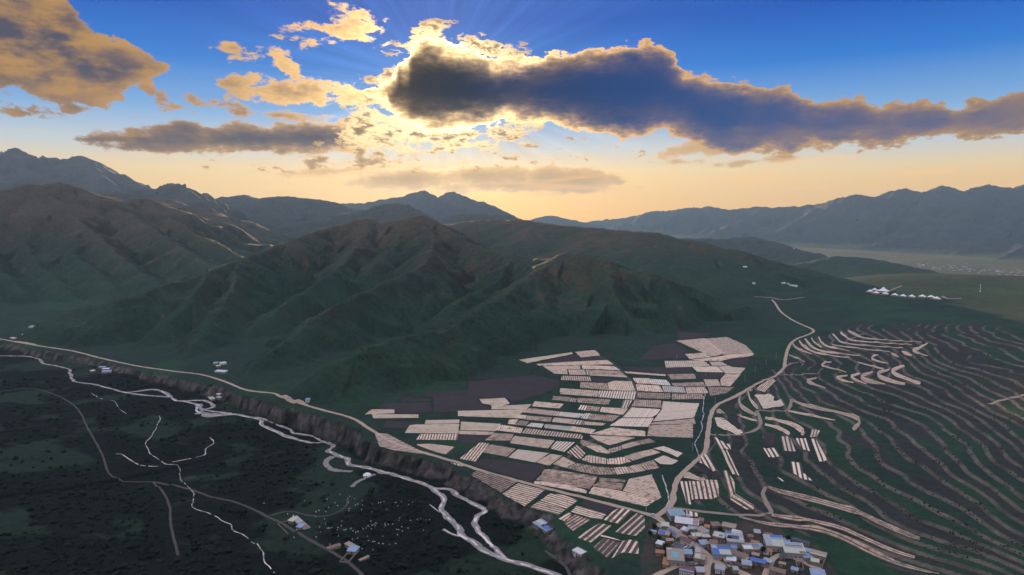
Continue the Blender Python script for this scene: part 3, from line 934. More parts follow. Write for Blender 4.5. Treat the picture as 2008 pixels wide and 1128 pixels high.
strips('track', [ribbon([(1318, 996), (1345, 999), (1400, 1006), (1450, 1010), (1498, 1009), (1513, 1005), (1503, 988), (1496, 968), (1501, 955)], 4.2, .37, seed=7),
                 ribbon([(1390, 852), (1440, 853), (1470, 848), (1488, 838), (1491, 825), (1483, 806)], 4, .34, seed=8), ribbon([(1483, 806), (1520, 805), (1545, 803), (1551, 790), (1552, 783)], 4, .32, seed=9),
                 ribbon([(1537, 722), (1548, 715), (1565, 711)], 4, .38, seed=10), ribbon([(1520, 736), (1560, 735), (1600, 733)], 4, .34, seed=11),
                 ribbon([(1480, 582), (1512, 584), (1535, 588), (1577, 583)], 6, .6, seed=12), ribbon([(1694, 655), (1660, 668)], 3, .3, seed=13), ribbon([(1940, 793), (1975, 783), (2040, 770)], 6, .4, seed=14),
                 ribbon([(1742, 572), (1755, 566), (1768, 561)], 5, .5, seed=15), ribbon([(1848, 581), (1860, 586), (1885, 585)], 6, .5, seed=16)],
       M_PALETRACK, 'pale farm tracks winding between the terraces')
strips('path', [ribbon([(1160, 692), (1200, 713), (1225, 735), (1245, 757), (1248, 780), (1235, 805), (1200, 840), (1150, 870), (1105, 905), (1070, 935), (1046, 950)], 5, .30, seed=17),
                ribbon([(300, 945), (380, 962), (480, 992), (540, 1020), (560, 1030), (600, 1055), (650, 1082), (690, 1108), (715, 1135)], 3.2, .35, seed=18),
                ribbon([(530, 1012), (548, 1006), (572, 1003), (600, 1010), (640, 1012), (665, 1003), (680, 990), (682, 976)], 2.4, .33, seed=19), ribbon([(1070, 1080), (1090, 1092), (1110, 1112), (1120, 1135)], 3, .3, seed=20),
                ribbon([(175, 845), (200, 890), (215, 930), (250, 945), (300, 945)], 2.2, .3, seed=21), ribbon([(300, 945), (330, 985), (335, 1030), (350, 1090)], 2.2, .3, seed=22),
                ribbon([(0, 768), (60, 762), (110, 775), (150, 800), (175, 845)], 2.2, .3, seed=23)],
       M_TRACK, 'dark worn paths through the fields and pasture')

riv = [(-60, 694), (0, 698), (50, 699), (72, 703), (84, 712), (110, 718), (134, 724), (138, 733), (146, 748), (180, 753), (215, 762), (245, 770), (265, 773), (330, 779), (346, 786), (385, 793), (400, 803), (455, 812), (505, 821), (515, 835), (560, 855), (610, 868), (640, 868), (654, 876),
       (645, 886), (680, 900), (686, 911), (720, 918), (750, 925), (790, 937), (830, 950), (852, 961), (870, 980), (868, 1000), (900, 1035), (906, 1050), (960, 1085), (1000, 1100), (1060, 1115), (1100, 1132)]
br1 = [(845, 957), (884, 960), (900, 974), (930, 989), (951, 1001), (934, 1016), (934, 1036), (952, 1058), (975, 1080), (992, 1096)]
br2 = [(245, 770), (300, 764), (325, 772), (346, 786), (400, 786), (418, 797), (400, 803)]
br3 = [(384, 793), (392, 808), (420, 815), (455, 812)]
br4 = [(500, 818), (530, 825), (552, 836), (570, 842), (575, 850), (612, 855), (640, 868)]
br5 = [(870, 1038), (885, 1047), (906, 1052)]
wid = lambda L, k: [(a, b, k) for a, b in L]
strips('riverbed', [ribbon(riv[:18], 4.6, .18, 5, 3, 31), ribbon(riv[17:], 6.2, .18, 5, 3, 32), ribbon(br1, 6, .22, 5, 2, 33), ribbon(br2, 6, .2, 5, 2, 34), ribbon(br3, 16, .16, 5, 2, 35), ribbon(br4, 5, .2, 5, 2, 36), ribbon(br5, 3, .2, 5, 1, 37),
                    ribbon([(655, 895), (640, 905), (650, 920), (690, 925)], 7, .14, 5, 1, 38), ribbon([(735, 930), (700, 945), (690, 955)], 5, .14, 5, 1, 39)], M_GRAVEL, 'pale gravel bed of the braided stream')
small = [(315, 815), (300, 850), (283, 870), (300, 892), (325, 910), (350, 915), (355, 932), (358, 945), (376, 962), (383, 968), (378, 985), (378, 995), (410, 1008), (450, 1028), (455, 1040), (480, 1050), (495, 1065), (515, 1080), (522, 1100), (535, 1125)]
strips('stream', [ribbon(riv[:18], 2.0, .34, 4, 2, 41), ribbon(riv[17:], 2.6, .34, 4, 4, 42), ribbon(br1, 2.8, .38, 4, 2, 43), ribbon(br2, 2.6, .36, 4, 2, 44), ribbon(br3, 3, .32, 4, 4, 45), ribbon(br4, 2.2, .36, 4, 2, 46), ribbon(br5, 1.6, .36, 4, 1, 47),
                  ribbon(small, .85, .3, 2.5, 3, 48, dash=-.28), ribbon([(228, 890), (240, 891), (255, 902), (275, 912), (320, 915)], 1.2, .3, 2.5, 2, 49, dash=-.25), ribbon([(330, 908), (370, 900), (400, 892), (403, 880), (420, 870), (412, 858)], 1.2, .3, 2.5, 3, 50, dash=-.28),
                  ribbon([(842, 990), (862, 1005)], 1.0, .3, 2.5, 1, 51), ribbon([(175, 770), (200, 782), (225, 787), (232, 800), (248, 812)], .8, .3, 2.5, 2, 52, dash=-.1), ribbon([(1385, 720), (1378, 815), (1375, 845), (1362, 870), (1372, 895)], .9, .3, 2.5, 3, 53),
                  ribbon([(1300, 932), (1305, 955), (1313, 980), (1306, 992)], 1.2, .3, 2.5, 2, 54)], M_WATER, 'bright shallow stream braiding along the valley floor')

# ---------------------------------------------------------------- fields under plastic film
def mat_film(name, c0, c1, soil, lo, hi, rough=.62, scale=.16):
    m, nt, b = mat_new(name)
    p = obj_pos()
    n1 = snoise(p, scale, 5.0, .65); n2 = snoise(p, .9, 3.0, .6)
    col = smix(n2, c0, c1)
    col = smix((n1 * .75 + n2 * .25).sstep(lo, hi), soil, col)
    oi = nt.nodes.new('ShaderNodeObjectInfo')
    col = sscale(col, .70 + S(oi.outputs['Random']) * .36)
    nt.links.new(col.s, b.inputs['Base Color'])
    b.inputs['Roughness'].default_value = rough; b.inputs['Specular IOR Level'].default_value = .55
    bump(b, n2, .4, .15)
    return m


def mat_bloom():
    m, nt, b = mat_new('film_with_crops')
    p = obj_pos()
    n1 = snoise(p, .13, 4.0, .6); n2 = snoise(p, .45, 4.0, .6); n3 = snoise(p, .06, 3.0, .5)
    col = sramp(n1 * .6 + n2 * .4, [(.34, (.30, .24, .50)), (.44, (.70, .56, .46)), (.50, (.72, .54, .34)), (.56, (.60, .42, .16)), (.64, (.24, .38, .22))])
    col = smix(n3.sstep(.4, .62), col, (.76, .58, .43))
    nt.links.new(col.s, b.inputs['Base Color'])
    b.inputs['Roughness'].default_value = .5
    return m


FILM = {'w': mat_film('cream_film', (.92, .62, .43), (.98, .76, .56), (.30, .20, .14), .34, .52), 'x': mat_film('white_film', (.98, .72, .52), (.99, .83, .65), (.50, .35, .25), .28, .48), 'b': mat_film('bluish_film', (.74, .68, .56), (.92, .78, .62), (.30, .27, .22), .32, .5),
        't': mat_film('worn_film', (.64, .42, .28), (.82, .58, .41), (.19, .13, .095), .36, .60), 'm': mat_bloom()}
M_SOIL = mat_flat('field_soil', (.115, .095, .090), .95, .6, .12, .1, bmp=.4)
M_PLOUGH = mat_flat('ploughed_soil', (.060, .050, .052), .95, .5, .05, .1, bmp=.4)
M_CROP = mat_flat('young_crop', (.045, .105, .035), .95, .5, .2, .1)
cropland = bpy.data.objects.new('cropland', None); COL.objects.link(cropland)
put(cropland, 'patchwork of fields under pale plastic film beside the road', kind='structure')


def zoomed(ox, oy, s): return lambda L: [(ox + q[0] / s, oy + q[1] / s) + ((q[2] / s,) if len(q) > 2 else ()) for q in L]


z2 = zoomed(450, 700, 4.016); z3 = zoomed(850, 660, 4.016); z4 = zoomed(1200, 620, 4.016); z5 = zoomed(1500, 600, 3.953); z6 = zoomed(1200, 850, 4.016); z7 = zoomed(1500, 850, 3.953); z8 = zoomed(850, 860, 4.016)
POLYS = []   # (photo polygon, film, strip spacing, strip width, direction)


def fl(z, film, gap, wid_, direc, txt):
    for item in txt.split('/'):
        q = [float(v) for v in item.split()]
        POLYS.append((z(list(zip(q[0::2], q[1::2]))), film, gap, wid_, direc))


# cream, dense
fl(z3, 'w', 2.6, 2.25, 'v', '1112 123 1270 108 1320 150 1165 168/860 235 1155 230 1160 258 1050 260 1060 300 950 295/1165 228 1420 235 1470 268 1175 258/1060 262 1190 262 1205 305 1070 303/1370 368 1420 350 1560 355 1590 432 1385 425/'
   '1000 408 1300 430 1290 478 985 455/795 512 1025 532 1000 570 775 552/1325 558 1530 570 1490 620 1302 595/650 615 735 622 720 652 635 645/950 640 1115 655 1095 692 930 675/1190 670 1360 685 1340 705 1175 698/'
   '600 655 670 655 635 695 577 690/1090 708 1280 735 1245 770 1068 745/530 695 705 725 690 765 480 740/640 785 955 820 900 885 590 840/915 925 1015 940 910 1020 805 995/1500 275 1825 300 1840 315 1520 292/'
   '1570 328 1700 330 1720 375 1590 372/1595 378 1780 388 1810 440 1605 430/1225 780 1510 790 1590 800 1390 860 1300 830')
fl(z3, 'w', 2.6, 2.2, 'h', '805 218 1370 187 1420 222 1160 228 830 232/1228 300 1500 302 1530 325 1225 308/1400 718 1670 745 1670 788 1510 785 1230 770')
fl(z3, 'x', 3.0, 2.8, 'v', '665 890 910 920 800 995 585 955/1560 560 1790 575 1740 640 1490 640/1480 645 1735 645 1690 715 1385 705')
fl(z3, 'x', 3.2, 2.1, 'v', '1305 428 1595 435 1580 500 1290 480/1500 500 1565 505 1530 570 1475 565/1195 260 1212 260 1225 305 1205 305/1160 540 1215 547 1195 585 1137 577/1115 658 1185 665 1165 700 1092 692/970 825 1115 835 1030 912 915 885')
fl(z3, 'w', 3.0, 1.7, 'v', '725 725 1180 775 1170 810 695 765/1010 310 1235 318 1245 355 1005 345/365 835 440 845 330 990 205 965/745 565 1010 595 985 630 705 600/1085 485 1130 490 1115 520 1068 515')
fl(z3, 't', 2.6, 2.1, 'v', '1155 360 1365 370 1385 425 1155 405/1240 612 1470 625 1410 672 1215 655/475 760 635 770 600 825 405 820/440 850 650 885 580 950 355 910/1590 500 1790 505 1800 565 1560 550/945 470 1080 480 1065 515 930 500/'
   '1215 265 1465 272 1500 300 1228 298/1140 485 1395 500 1375 540 1122 520/740 625 935 640 920 675 720 658/1217 548 1315 556 1300 592 1200 586/675 660 755 672 725 708 635 698/1605 440 1865 450 1870 495 1605 485')
fl(z3, 'b', 2.6, 2.2, 'v', '1010 595 1180 610 1155 645 988 630/1185 605 1240 608 1210 655 1155 645/760 680 870 690 850 722 730 710/880 692 1088 710 1065 745 862 722/1705 335 1845 345 1870 390 1720 378/1800 390 1970 400 1990 445 1815 440')
fl(z3, 'm', 3.0, 2.7, 'h', '360 495 565 485 605 530 470 565 450 540 385 530/455 550 775 535 735 575 455 575/190 588 735 575 640 645 190 630/215 672 535 690 490 750 210 738/670 185 1090 125 1100 140 740 212')
fl(z3, 'w', 2.8, 2.2, 'h', '200 742 485 752 450 778 200 770')
fl(z2, 'm', 3.0, 2.6, 'h', '1120 415 1305 415 1300 445 1065 455/1120 452 1490 455 1490 485 1130 485/1545 500 1815 495 1810 525 1535 530/1420 535 1810 530 1805 605 1380 600')
fl(z2, 'w', 3.0, 2.0, 'v', '1500 608 1800 608 1790 658 1470 655/1455 690 1580 685 1775 710 1705 770 1620 750/1745 832 1845 860 1830 868 1750 842')
fl(z2, 'w', 3.4, 1.9, 'h', '1140 600 1250 610 1480 730 1590 775 1300 750 1180 710')
fl(z4, 'w', 2.6, 2.2, 'h', '505 195 725 175 900 300 780 320/610 345 880 315 1120 290 1110 315 850 355 740 355/720 500 835 500 860 552 745 555')
fl(z4, 'w', 3.4, 2.3, 'v', '720 180 905 165 1050 230 1110 290 880 310')
fl(z4, 'w', 2.7, 2.3, 'v', '575 300 720 290 780 325 610 340/765 362 860 360 910 390 790 395/575 562 735 560 760 610 590 612/890 460 1015 458 930 555 860 550 850 505')
fl(z4, 'x', 2.7, 2.3, 'h', '630 402 830 398 880 445 670 440/835 400 920 392 960 405 1055 410 1015 455 895 455/400 672 690 690 660 770 650 800 320 830 390 740')
fl(z4, 't', 2.7, 2.1, 'v', '435 460 645 455 670 495 465 502/470 530 720 520 735 555 480 555/755 560 965 560 900 610 775 632/470 612 710 615 735 655 470 658')
fl(z4, 'm', 3.0, 2.6, 'v', '415 355 720 350 775 395 425 408')
fl(z4, 'w', 3.2, 2.4, 'h', '320 838 650 808 660 850 300 852/295 858 640 854 640 960 275 945')
fl(z4, 'x', 3.0, 2.3, 'h', '1120 625 1250 615 1280 640 1270 670 1330 660 1360 705 1190 730/805 800 860 800 1030 915 1030 935 980 935 830 870')
fl(z4, 'w', 3.0, 2.0, 'v', '1265 490 1290 512 1200 600 1135 590 1150 560/1060 575 1110 580 1100 595 1070 590/820 740 850 730 900 770 825 768/1575 900 1640 905 1610 960 1560 955')
fl(z8, 't', 2.7, 2.2, 'v', '1165 10 1300 50 1190 65 1150 35/1380 85 1475 60 1500 85 1385 122/1585 25 1700 0 1750 30 1635 52')
fl(z8, 'w', 2.7, 2.25, 'v', '1195 60 1310 55 1385 105 1385 125 1290 110/1475 55 1580 25 1635 50 1505 85/1165 170 1215 130 1360 158 1360 205 1240 195/1365 165 1500 145 1560 185 1470 207 1370 205/1500 143 1590 115 1650 155 1565 182/'
   '1595 112 1720 85 1790 115 1650 152/940 205 1020 145 1120 195 1040 235/1420 232 1530 222 1590 270 1450 288/1535 222 1610 205 1675 255 1595 272')
fl(z8, 'x', 2.7, 2.3, 'v', '1730 80 1810 62 1965 120 1920 155 1840 110/1735 168 1810 135 1930 180 1880 210 1790 205')
fl(z8, 'w', 3.6, 1.8, 'v', '1050 110 1130 50 1200 120 1155 170')
fl(z8, 't', 2.7, 2.2, 'v', '1045 235 1130 195 1290 225 1420 235 1450 285 1300 290 1160 265/1615 205 1730 170 1780 235 1680 255')
fl(z8, 't', 3.0, 2.4, 'h', '870 245 925 245 1295 300 1270 350 845 290/840 292 1270 352 1230 400 800 335/1305 310 1520 330 1505 355 1300 340/1300 342 1505 358 1480 410 1250 375')
fl(z8, 'w', 2.8, 2.4, 'h', '800 335 980 350 1215 410 1205 435 785 355/1540 320 1720 285 1800 470 1760 490 1490 415/1255 380 1470 415 1755 490 1680 540 1220 435')
fl(z8, 't', 3.0, 1.5, 'h', '340 255 400 255 660 345 535 430 290 290')
fl(z8, 'w', 3.4, 2.2, 'h', '665 355 880 410 720 540 540 440/915 435 1030 450 1145 490 1050 555 840 490/835 495 1045 560 990 605 755 545')
fl(z8, 'w', 3.0, 2.1, 'h', '1125 530 1365 600 1320 650 1080 580/1060 585 1105 600 1030 655 980 635/1320 760 1490 805 1490 815 1310 775')
fl(z8, 't', 3.0, 1.7, 'v', '1115 600 1240 645 1100 735 1020 665')
fl(z8, 'w', 4.6, 1.9, 'v', '1300 665 1405 690 1240 825 1130 785/1440 550 1570 565 1460 680 1335 645/1600 590 1665 615 1665 710 1590 775 1430 740/1490 810 1525 795 1620 815 1615 915 1490 900 1400 950')
fl(z8, 't', 4.0, 1.2, 'v', '1340 785 1480 825 1370 945 1255 860')
fl(z6, 'x', 3.8, 2.2, 'v', '790 28 930 95 940 135 850 130/860 135 910 138 1005 340 945 330/700 170 750 170 830 305 790 305 740 250 690 235/535 380 590 380 625 565 585 560/1325 25 1400 30 1450 145 1350 140/1445 40 1525 40 1560 145 1495 135/'
   '1565 45 1610 50 1695 225 1630 225/1190 115 1280 120 1320 190 1235 190/1405 222 1490 235 1500 300 1580 378 1500 365 1420 310/1300 345 1320 350 1360 380 1340 380/585 610 675 630 680 660 590 660')
fl(z6, 'w', 3.8, 2.2, 'v', '870 295 905 295 965 380 970 480 925 520/925 520 970 480 1120 570 1120 612 1050 600/605 375 830 370 858 505 630 535')
fl(z6, 'm', 3.0, 2.4, 'h', '575 305 605 305 740 365 740 375 560 350')
DARK = []
for z, txt in ((z3, '820 210 1110 145 1165 170 1350 160 1370 185 1000 205/1250 325 1430 335 1430 362 1245 355/280 350 780 305 990 345 990 400 270 440/0 435 265 428 980 405 850 455 620 520 590 490 370 490 345 500 380 540 440 560 440 578 0 600/190 778 480 762 420 800 330 850 190 830'),
               (z2, '1230 365 1580 358 1600 430 1490 447 1310 440 1170 400/1550 275 1795 275 1800 330 1540 315/1350 320 1580 326 1580 350 1350 355/1240 505 1540 520 1420 565 1200 560'),
               (z4, '320 240 500 210 600 270 590 330 200 350/500 100 800 140 690 170 530 185/870 345 1090 322 1060 400 950 400/665 450 890 445 860 495 680 500/90 405 620 405 650 450 440 455 120 430'),
               (z8, '390 160 900 215 770 350 290 200/1180 480 1440 545 1375 595 1135 530'), (z6, '620 270 660 255 760 300 750 330/790 310 835 315 845 365 785 360/1190 0 1290 0 1280 110 1200 105')):
    for item in txt.split('/'):
        q = [float(v) for v in item.split()]
        DARK.append((z(list(zip(q[0::2], q[1::2]))), None, 4.0, 4.0, 'h'))
RIB = []
for z, film, txt in ((z5, 'w', '215 295 18 240 325 20 290 350 14 360 375 5/265 270 22 295 310 24 370 355 14 470 380 10 660 405 6/310 255 24 345 300 26 400 340 20 520 365 12 740 388 6/360 250 22 385 285 18 440 325 8/415 240 24 440 285 22 500 320 14 655 350 6/'
                      '525 218 20 560 255 20 600 285 14 740 305 8 1070 330 6/585 208 20 625 240 18 680 268 12 860 285 7 1140 303 5/645 195 18 700 225 20 770 250 12 960 268 7 1215 282 5/520 303 7 640 320 8 800 340 7 970 357 6/185 380 6 240 405 12 310 435 5/'
                      '515 435 8 470 440 14 440 460 18 480 475 12 630 515 6/880 382 8 840 390 16 830 410 22 870 428 14 955 452 6/720 438 8 800 460 10 920 492 14/975 365 10 1000 380 26 1040 398 5/1060 350 12 1090 370 24 1140 390 5/1260 290 12 1200 325 22 1150 345 30 1190 370 14 1260 388 5/'
                      '640 540 8 560 555 24 590 575 22 685 598 6/740 525 10 670 545 26 700 575 24 790 608 6/835 515 16 750 545 34 790 580 34 930 612 8/965 495 14 880 520 30 900 555 38 1000 590 28 1085 608 18/1080 465 20 990 500 34 1010 530 34 1110 570 26 1170 595 34 1205 600 20/'
                      '400 558 10 330 580 22 360 605 26 470 642 14/220 740 24 300 770 26 480 810 26 650 850 26 730 890 40 710 935 50 680 960 30/180 815 14 300 840 18 440 870 16 545 888 6/0 870 20 120 895 24 220 925 40 290 975 60 285 1005 40/0 920 16 90 945 24 170 985 40 190 1000 26'),
                     (z4, 'w', '1070 595 26 1085 650 30 1120 700 40 1150 735 20/1015 625 20 1000 665 40 1030 720 44 1140 788 20/985 782 6 1060 805 16 1145 835 10'),
                     (z7, 't', '20 420 26 130 460 44 270 490 46 500 550 46 700 610 48 900 700 46 1100 785 40 1200 820 24/50 635 24 200 660 34 400 690 32 600 740 34 800 830 34 1000 915 32 1160 965 24/-200 650 14 0 700 24 200 725 34 400 745 40 600 810 46 800 910 50 1000 1000 40 1200 1060 24 1350 1090 10')):
    for item in txt.split('/'):
        q = [float(v) for v in item.split()]
        RIB.append((z(list(zip(q[0::3], q[1::3], q[2::3]))), film))

# all field corners found on the ground in one go
_all, _span = [], []
for it in POLYS + DARK: _span.append((len(_all), len(it[0]))); _all += [q[:2] for q in it[0]]
_W = hit(_all)
_bands = []      # per field: (list of soil bands, list of film bands); a band is an (n, 2, 2) array: both edges along its length


def clip_bands(poly, direc, gap, wid_):
    """cut a field (world polygon) into long parallel bands"""
    n = np.array([-direc[1], direc[0]])
    s = poly @ n; t = poly @ direc
    soil, film = [], []
    q = s.min() + gap * .1
    rs = np.random.RandomState(int(abs(s.min() * 100)) % 9999)

    def span(v):
        c_ = []
        for i in range(len(poly)):
            s0, s1 = s[i], s[(i + 1) % len(poly)]
            if (s0 > v) != (s1 > v):
                k = (v - s0) / (s1 - s0); c_.append(t[i] + (t[(i + 1) % len(poly)] - t[i]) * k)
        return sorted(c_)
    while q < s.max():
        w_ = wid_ * (0.93 + .14 * rs.rand())
        for a, b, store, inset in ((q, min(q + w_, s.max()), film, .4), (q + w_, min(q + gap, s.max()), soil, .0)):
            if b - a < .05: continue
            c_ = span((a + b) / 2); ca = span(a + .02); cb = span(b - .02)
            if len(ca) != len(c_): ca = c_
            if len(cb) != len(c_): cb = c_
            for j in range(0, len(c_) - 1, 2):
                i0, i1 = inset * rs.rand() * 1.6, inset * rs.rand() * 1.6
                if c_[j + 1] - c_[j] < 1.5: continue
                m = max(2, int((c_[j + 1] - c_[j]) / 5) + 1)
                ta = np.linspace(ca[j] + i0, ca[j + 1] - i1, m); tb = np.linspace(cb[j] + i0, cb[j + 1] - i1, m)
                A = direc[None] * ta[:, None] + n[None] * a; B = direc[None] * tb[:, None] + n[None] * b
                store.append(np.stack([A, B], 1))
        q += gap
    return soil, film


FIELDS = []
for (pix, film, gap, wid_, dr), (i0, cnt) in zip(POLYS + DARK, _span):
    W = _W[i0:i0 + cnt, :2]
    e = np.roll(W, -1, 0) - W
    px_ = np.array([q[:2] for q in pix]); pe = np.roll(px_, -1, 0) - px_
    # the edges that run most nearly across / up the photograph give the two field directions
    l = np.linalg.norm(pe, axis=1)
    up_ = np.abs(pe[:, 1]) / (l + 1e-6) * l; ac = np.abs(pe[:, 0])
    i = int(np.argmax(ac - np.abs(pe[:, 1]) * .6)) if dr == 'h' else int(np.argmax(np.abs(pe[:, 1]) * 3 - ac * .7))
    d = e[i] / (np.linalg.norm(e[i]) + 1e-9)
    soil, fm = clip_bands(W, d, gap * 1.12, wid_ * 1.10)
    if film is None: FIELDS.append(('p', fm + soil, []))
    else: FIELDS.append((film, soil, fm))
for rib, film in RIB:
    L = np.array(rib)
    t = np.linspace(0, 1, len(L)); tt = np.linspace(0, 1, len(L) * 6)
    # smooth centre line in the photo, then both edges on the ground
    C_ = spline(np.column_stack([L, np.zeros(len(L))])[:, :3] * 1.0, np.linalg.norm(np.diff(L[:, :2], axis=0), axis=1).sum() / 26)
    tg = np.gradient(C_[:, :2], axis=0); tg /= np.linalg.norm(tg, axis=1, keepdims=True) + 1e-9
    # widths are heights in the photo: spread them mostly up and down, a little across the bend
    nv = np.stack([-tg[:, 1], tg[:, 0]], -1)
    k = np.maximum(np.abs(nv[:, 1]), .45)[:, None]
    A = hit(C_[:, :2] - nv * C_[:, 2:3] * .5 * k); B = hit(C_[:, :2] + nv * C_[:, 2:3] * .5 * k)
    A, B = A[:, :2], B[:, :2]
    wm = np.median(np.linalg.norm(A - B, axis=1))
    nb = int(np.clip(round(wm / 3.0), 1, 9))
    soil, fm = [], []
    for j in range(nb):
        f0, f1, f2 = j / nb, (j + .68) / nb, (j + 1) / nb
        if nb == 1: f1 = 1.0
        fm.append(np.stack([A + (B - A) * f0, A + (B - A) * f1], 1))
        if f2 > f1: soil.append(np.stack([A + (B - A) * f1, A + (B - A) * f2], 1))
    FIELDS.append((film, soil, fm))

# drape every band over the ground
_pts = np.concatenate([b.reshape(-1, 2) for f_ in FIELDS for L in f_[1:] for b in L])
_hz = np.max([ground_z(_pts[:, 0] + ox, _pts[:, 1] + oy) for ox, oy in ((0, 0), (2.2, 0), (-2.2, 0), (0, 2.2), (0, -2.2))], 0); _k = 0


def band_mesh(bands, lift, ridge):
    global _k
    V, F, off = [], [], 0
    for b in bands:
        n = len(b); z = _hz[_k:_k + 2 * n].reshape(n, 2); _k += 2 * n
        if ridge:      # film is drawn over a low bed: three points across
            mid = b.mean(1); zm = z.max(1) + lift
            P_ = np.stack([np.column_stack([b[:, 0], z[:, 0] + lift - .12]), np.column_stack([mid, zm]), np.column_stack([b[:, 1], z[:, 1] + lift - .12])], 1); m = 3
        else:
            P_ = np.stack([np.column_stack([b[:, 0], z[:, 0] + lift]), np.column_stack([b[:, 1], z[:, 1] + lift])], 1); m = 2
        i = np.arange(n * m).reshape(n, m) + off
        F.append(np.stack([i[:-1, :-1], i[1:, :-1], i[1:, 1:], i[:-1, 1:]], -1).reshape(-1, 4))
        V.append(P_.reshape(-1, 3)); off += n * m
    return np.concatenate(V), np.concatenate(F)


for film, soil, fm in FIELDS:
    if film == 'p':
        v, f_ = band_mesh(soil, .22, False)
        mesh_obj('field', v, f_, M_PLOUGH, cropland)['label'] = 'bare dark ploughed field'
        continue
    host = None
    if soil:
        v, f_ = band_mesh(soil, .20, False)
        host = mesh_obj('field', v, f_, M_SOIL, cropland)
    v, f_ = band_mesh(fm, .42, True)
    o = mesh_obj('plastic_film' if host else 'field', v, f_, FILM[film], host or cropland)
    if host: o['kind'] = 'stuff'

# ---------------------------------------------------------------- buildings
def mat_sheet(name, col, rough=.45, rib=True, metal=.0, var=.35):
    m, nt, b = mat_new(name)
    p = obj_pos()
    n1 = snoise(p, .35, 5.0, .65); n2 = snoise(p, 2.2, 3.0, .6)
    c_ = sscale(col, (1.0 - var * .5) + (n1 * .7 + n2 * .3) * var)
    nt.links.new(c_.s, b.inputs['Base Color'])
    b.inputs['Roughness'].default_value = rough; b.inputs['Metallic'].default_value = metal; b.inputs['Specular IOR Level'].default_value = .5
    if rib: bump(b, n2, .25, .1)
    return m


MT = {'tan': mat_sheet('mud_roof', (.40, .31, .25), .9), 'grey': mat_sheet('grey_sheet', (.40, .41, .45), .45), 'blue': mat_sheet('blue_sheet', (.05, .16, .48), .4), 'sky': mat_sheet('pale_blue_sheet', (.27, .37, .54), .35),
      'teal': mat_sheet('teal_panel', (.20, .42, .45), .35), 'cream': mat_sheet('cream_panel', (.56, .55, .43), .4), 'white': mat_sheet('white_sheet', (.72, .70, .72), .4), 'maroon': mat_sheet('maroon_tiles', (.20, .085, .075), .7),
      'rust': mat_sheet('rusty_sheet', (.42, .20, .09), .8), 'brown': mat_sheet('brown_tiles', (.26, .17, .14), .8), 'dark': mat_sheet('dark_felt', (.075, .08, .10), .7)}
MW = {'adobe': mat_flat('adobe_wall', (.33, .26, .20), .95, .4, .6, .1), 'white': mat_flat('whitewash', (.74, .72, .70), .85, .25, .5, .2), 'brick': mat_flat('brick_wall', (.27, .145, .11), .9, .35, .9, .1), 'grey': mat_flat('concrete_wall', (.36, .35, .35), .9, .3, .5, .1)}
M_GLASS = mat_flat('window_glass', (.03, .04, .06), .08, .1, .3, .8)
M_FRAME = mat_flat('window_frame_paint', (.72, .71, .70), .6, .15, 1., .3)
M_DOOR = mat_flat('door_paint', (.20, .07, .05), .6, .3, 1., .3)
M_CONC = mat_flat('yard_wall_mud', (.27, .22, .18), .95, .4, .4, .1)


def boxv(x0, x1, y0, y1, z0, z1, tilt=0.0):
    """corner points of a box; tilt lifts z with y"""
    return [(x, y, z + tilt * y) for z in (z0, z1) for x, y in ((x0, y0), (x1, y0), (x1, y1), (x0, y1))]


BOXF = [(3, 2, 1, 0), (4, 5, 6, 7), (0, 1, 5, 4), (1, 2, 6, 5), (2, 3, 7, 6), (3, 0, 4, 7)]


class MB:
    def __init__(s): s.v = []; s.f = []

    def box(s, *a, **k):
        o = len(s.v); s.v += boxv(*a, **k); s.f += [tuple(i + o for i in q) for q in BOXF]; return s

    def poly(s, v, f):
        o = len(s.v); s.v += [tuple(q) for q in v]; s.f += [tuple(i + o for i in q) for q in f]; return s

    def build(s, name, mat, parent, smooth=False):
        return mesh_obj(name, s.v, s.f, mat, parent, smooth)


def empty(name, loc, rz=0.0):
    o = bpy.data.objects.new(name, None); COL.objects.link(o)
    o.location = loc; o.rotation_euler = (0, 0, rz); o.empty_display_size = 1
    return o


def seat(p0, p1, h, k=1.9):
    """ground points under a roof line seen in the photo"""
    q = hit([(p0[0], p0[1] + k * h), (p1[0], p1[1] + k * h)])
    return q


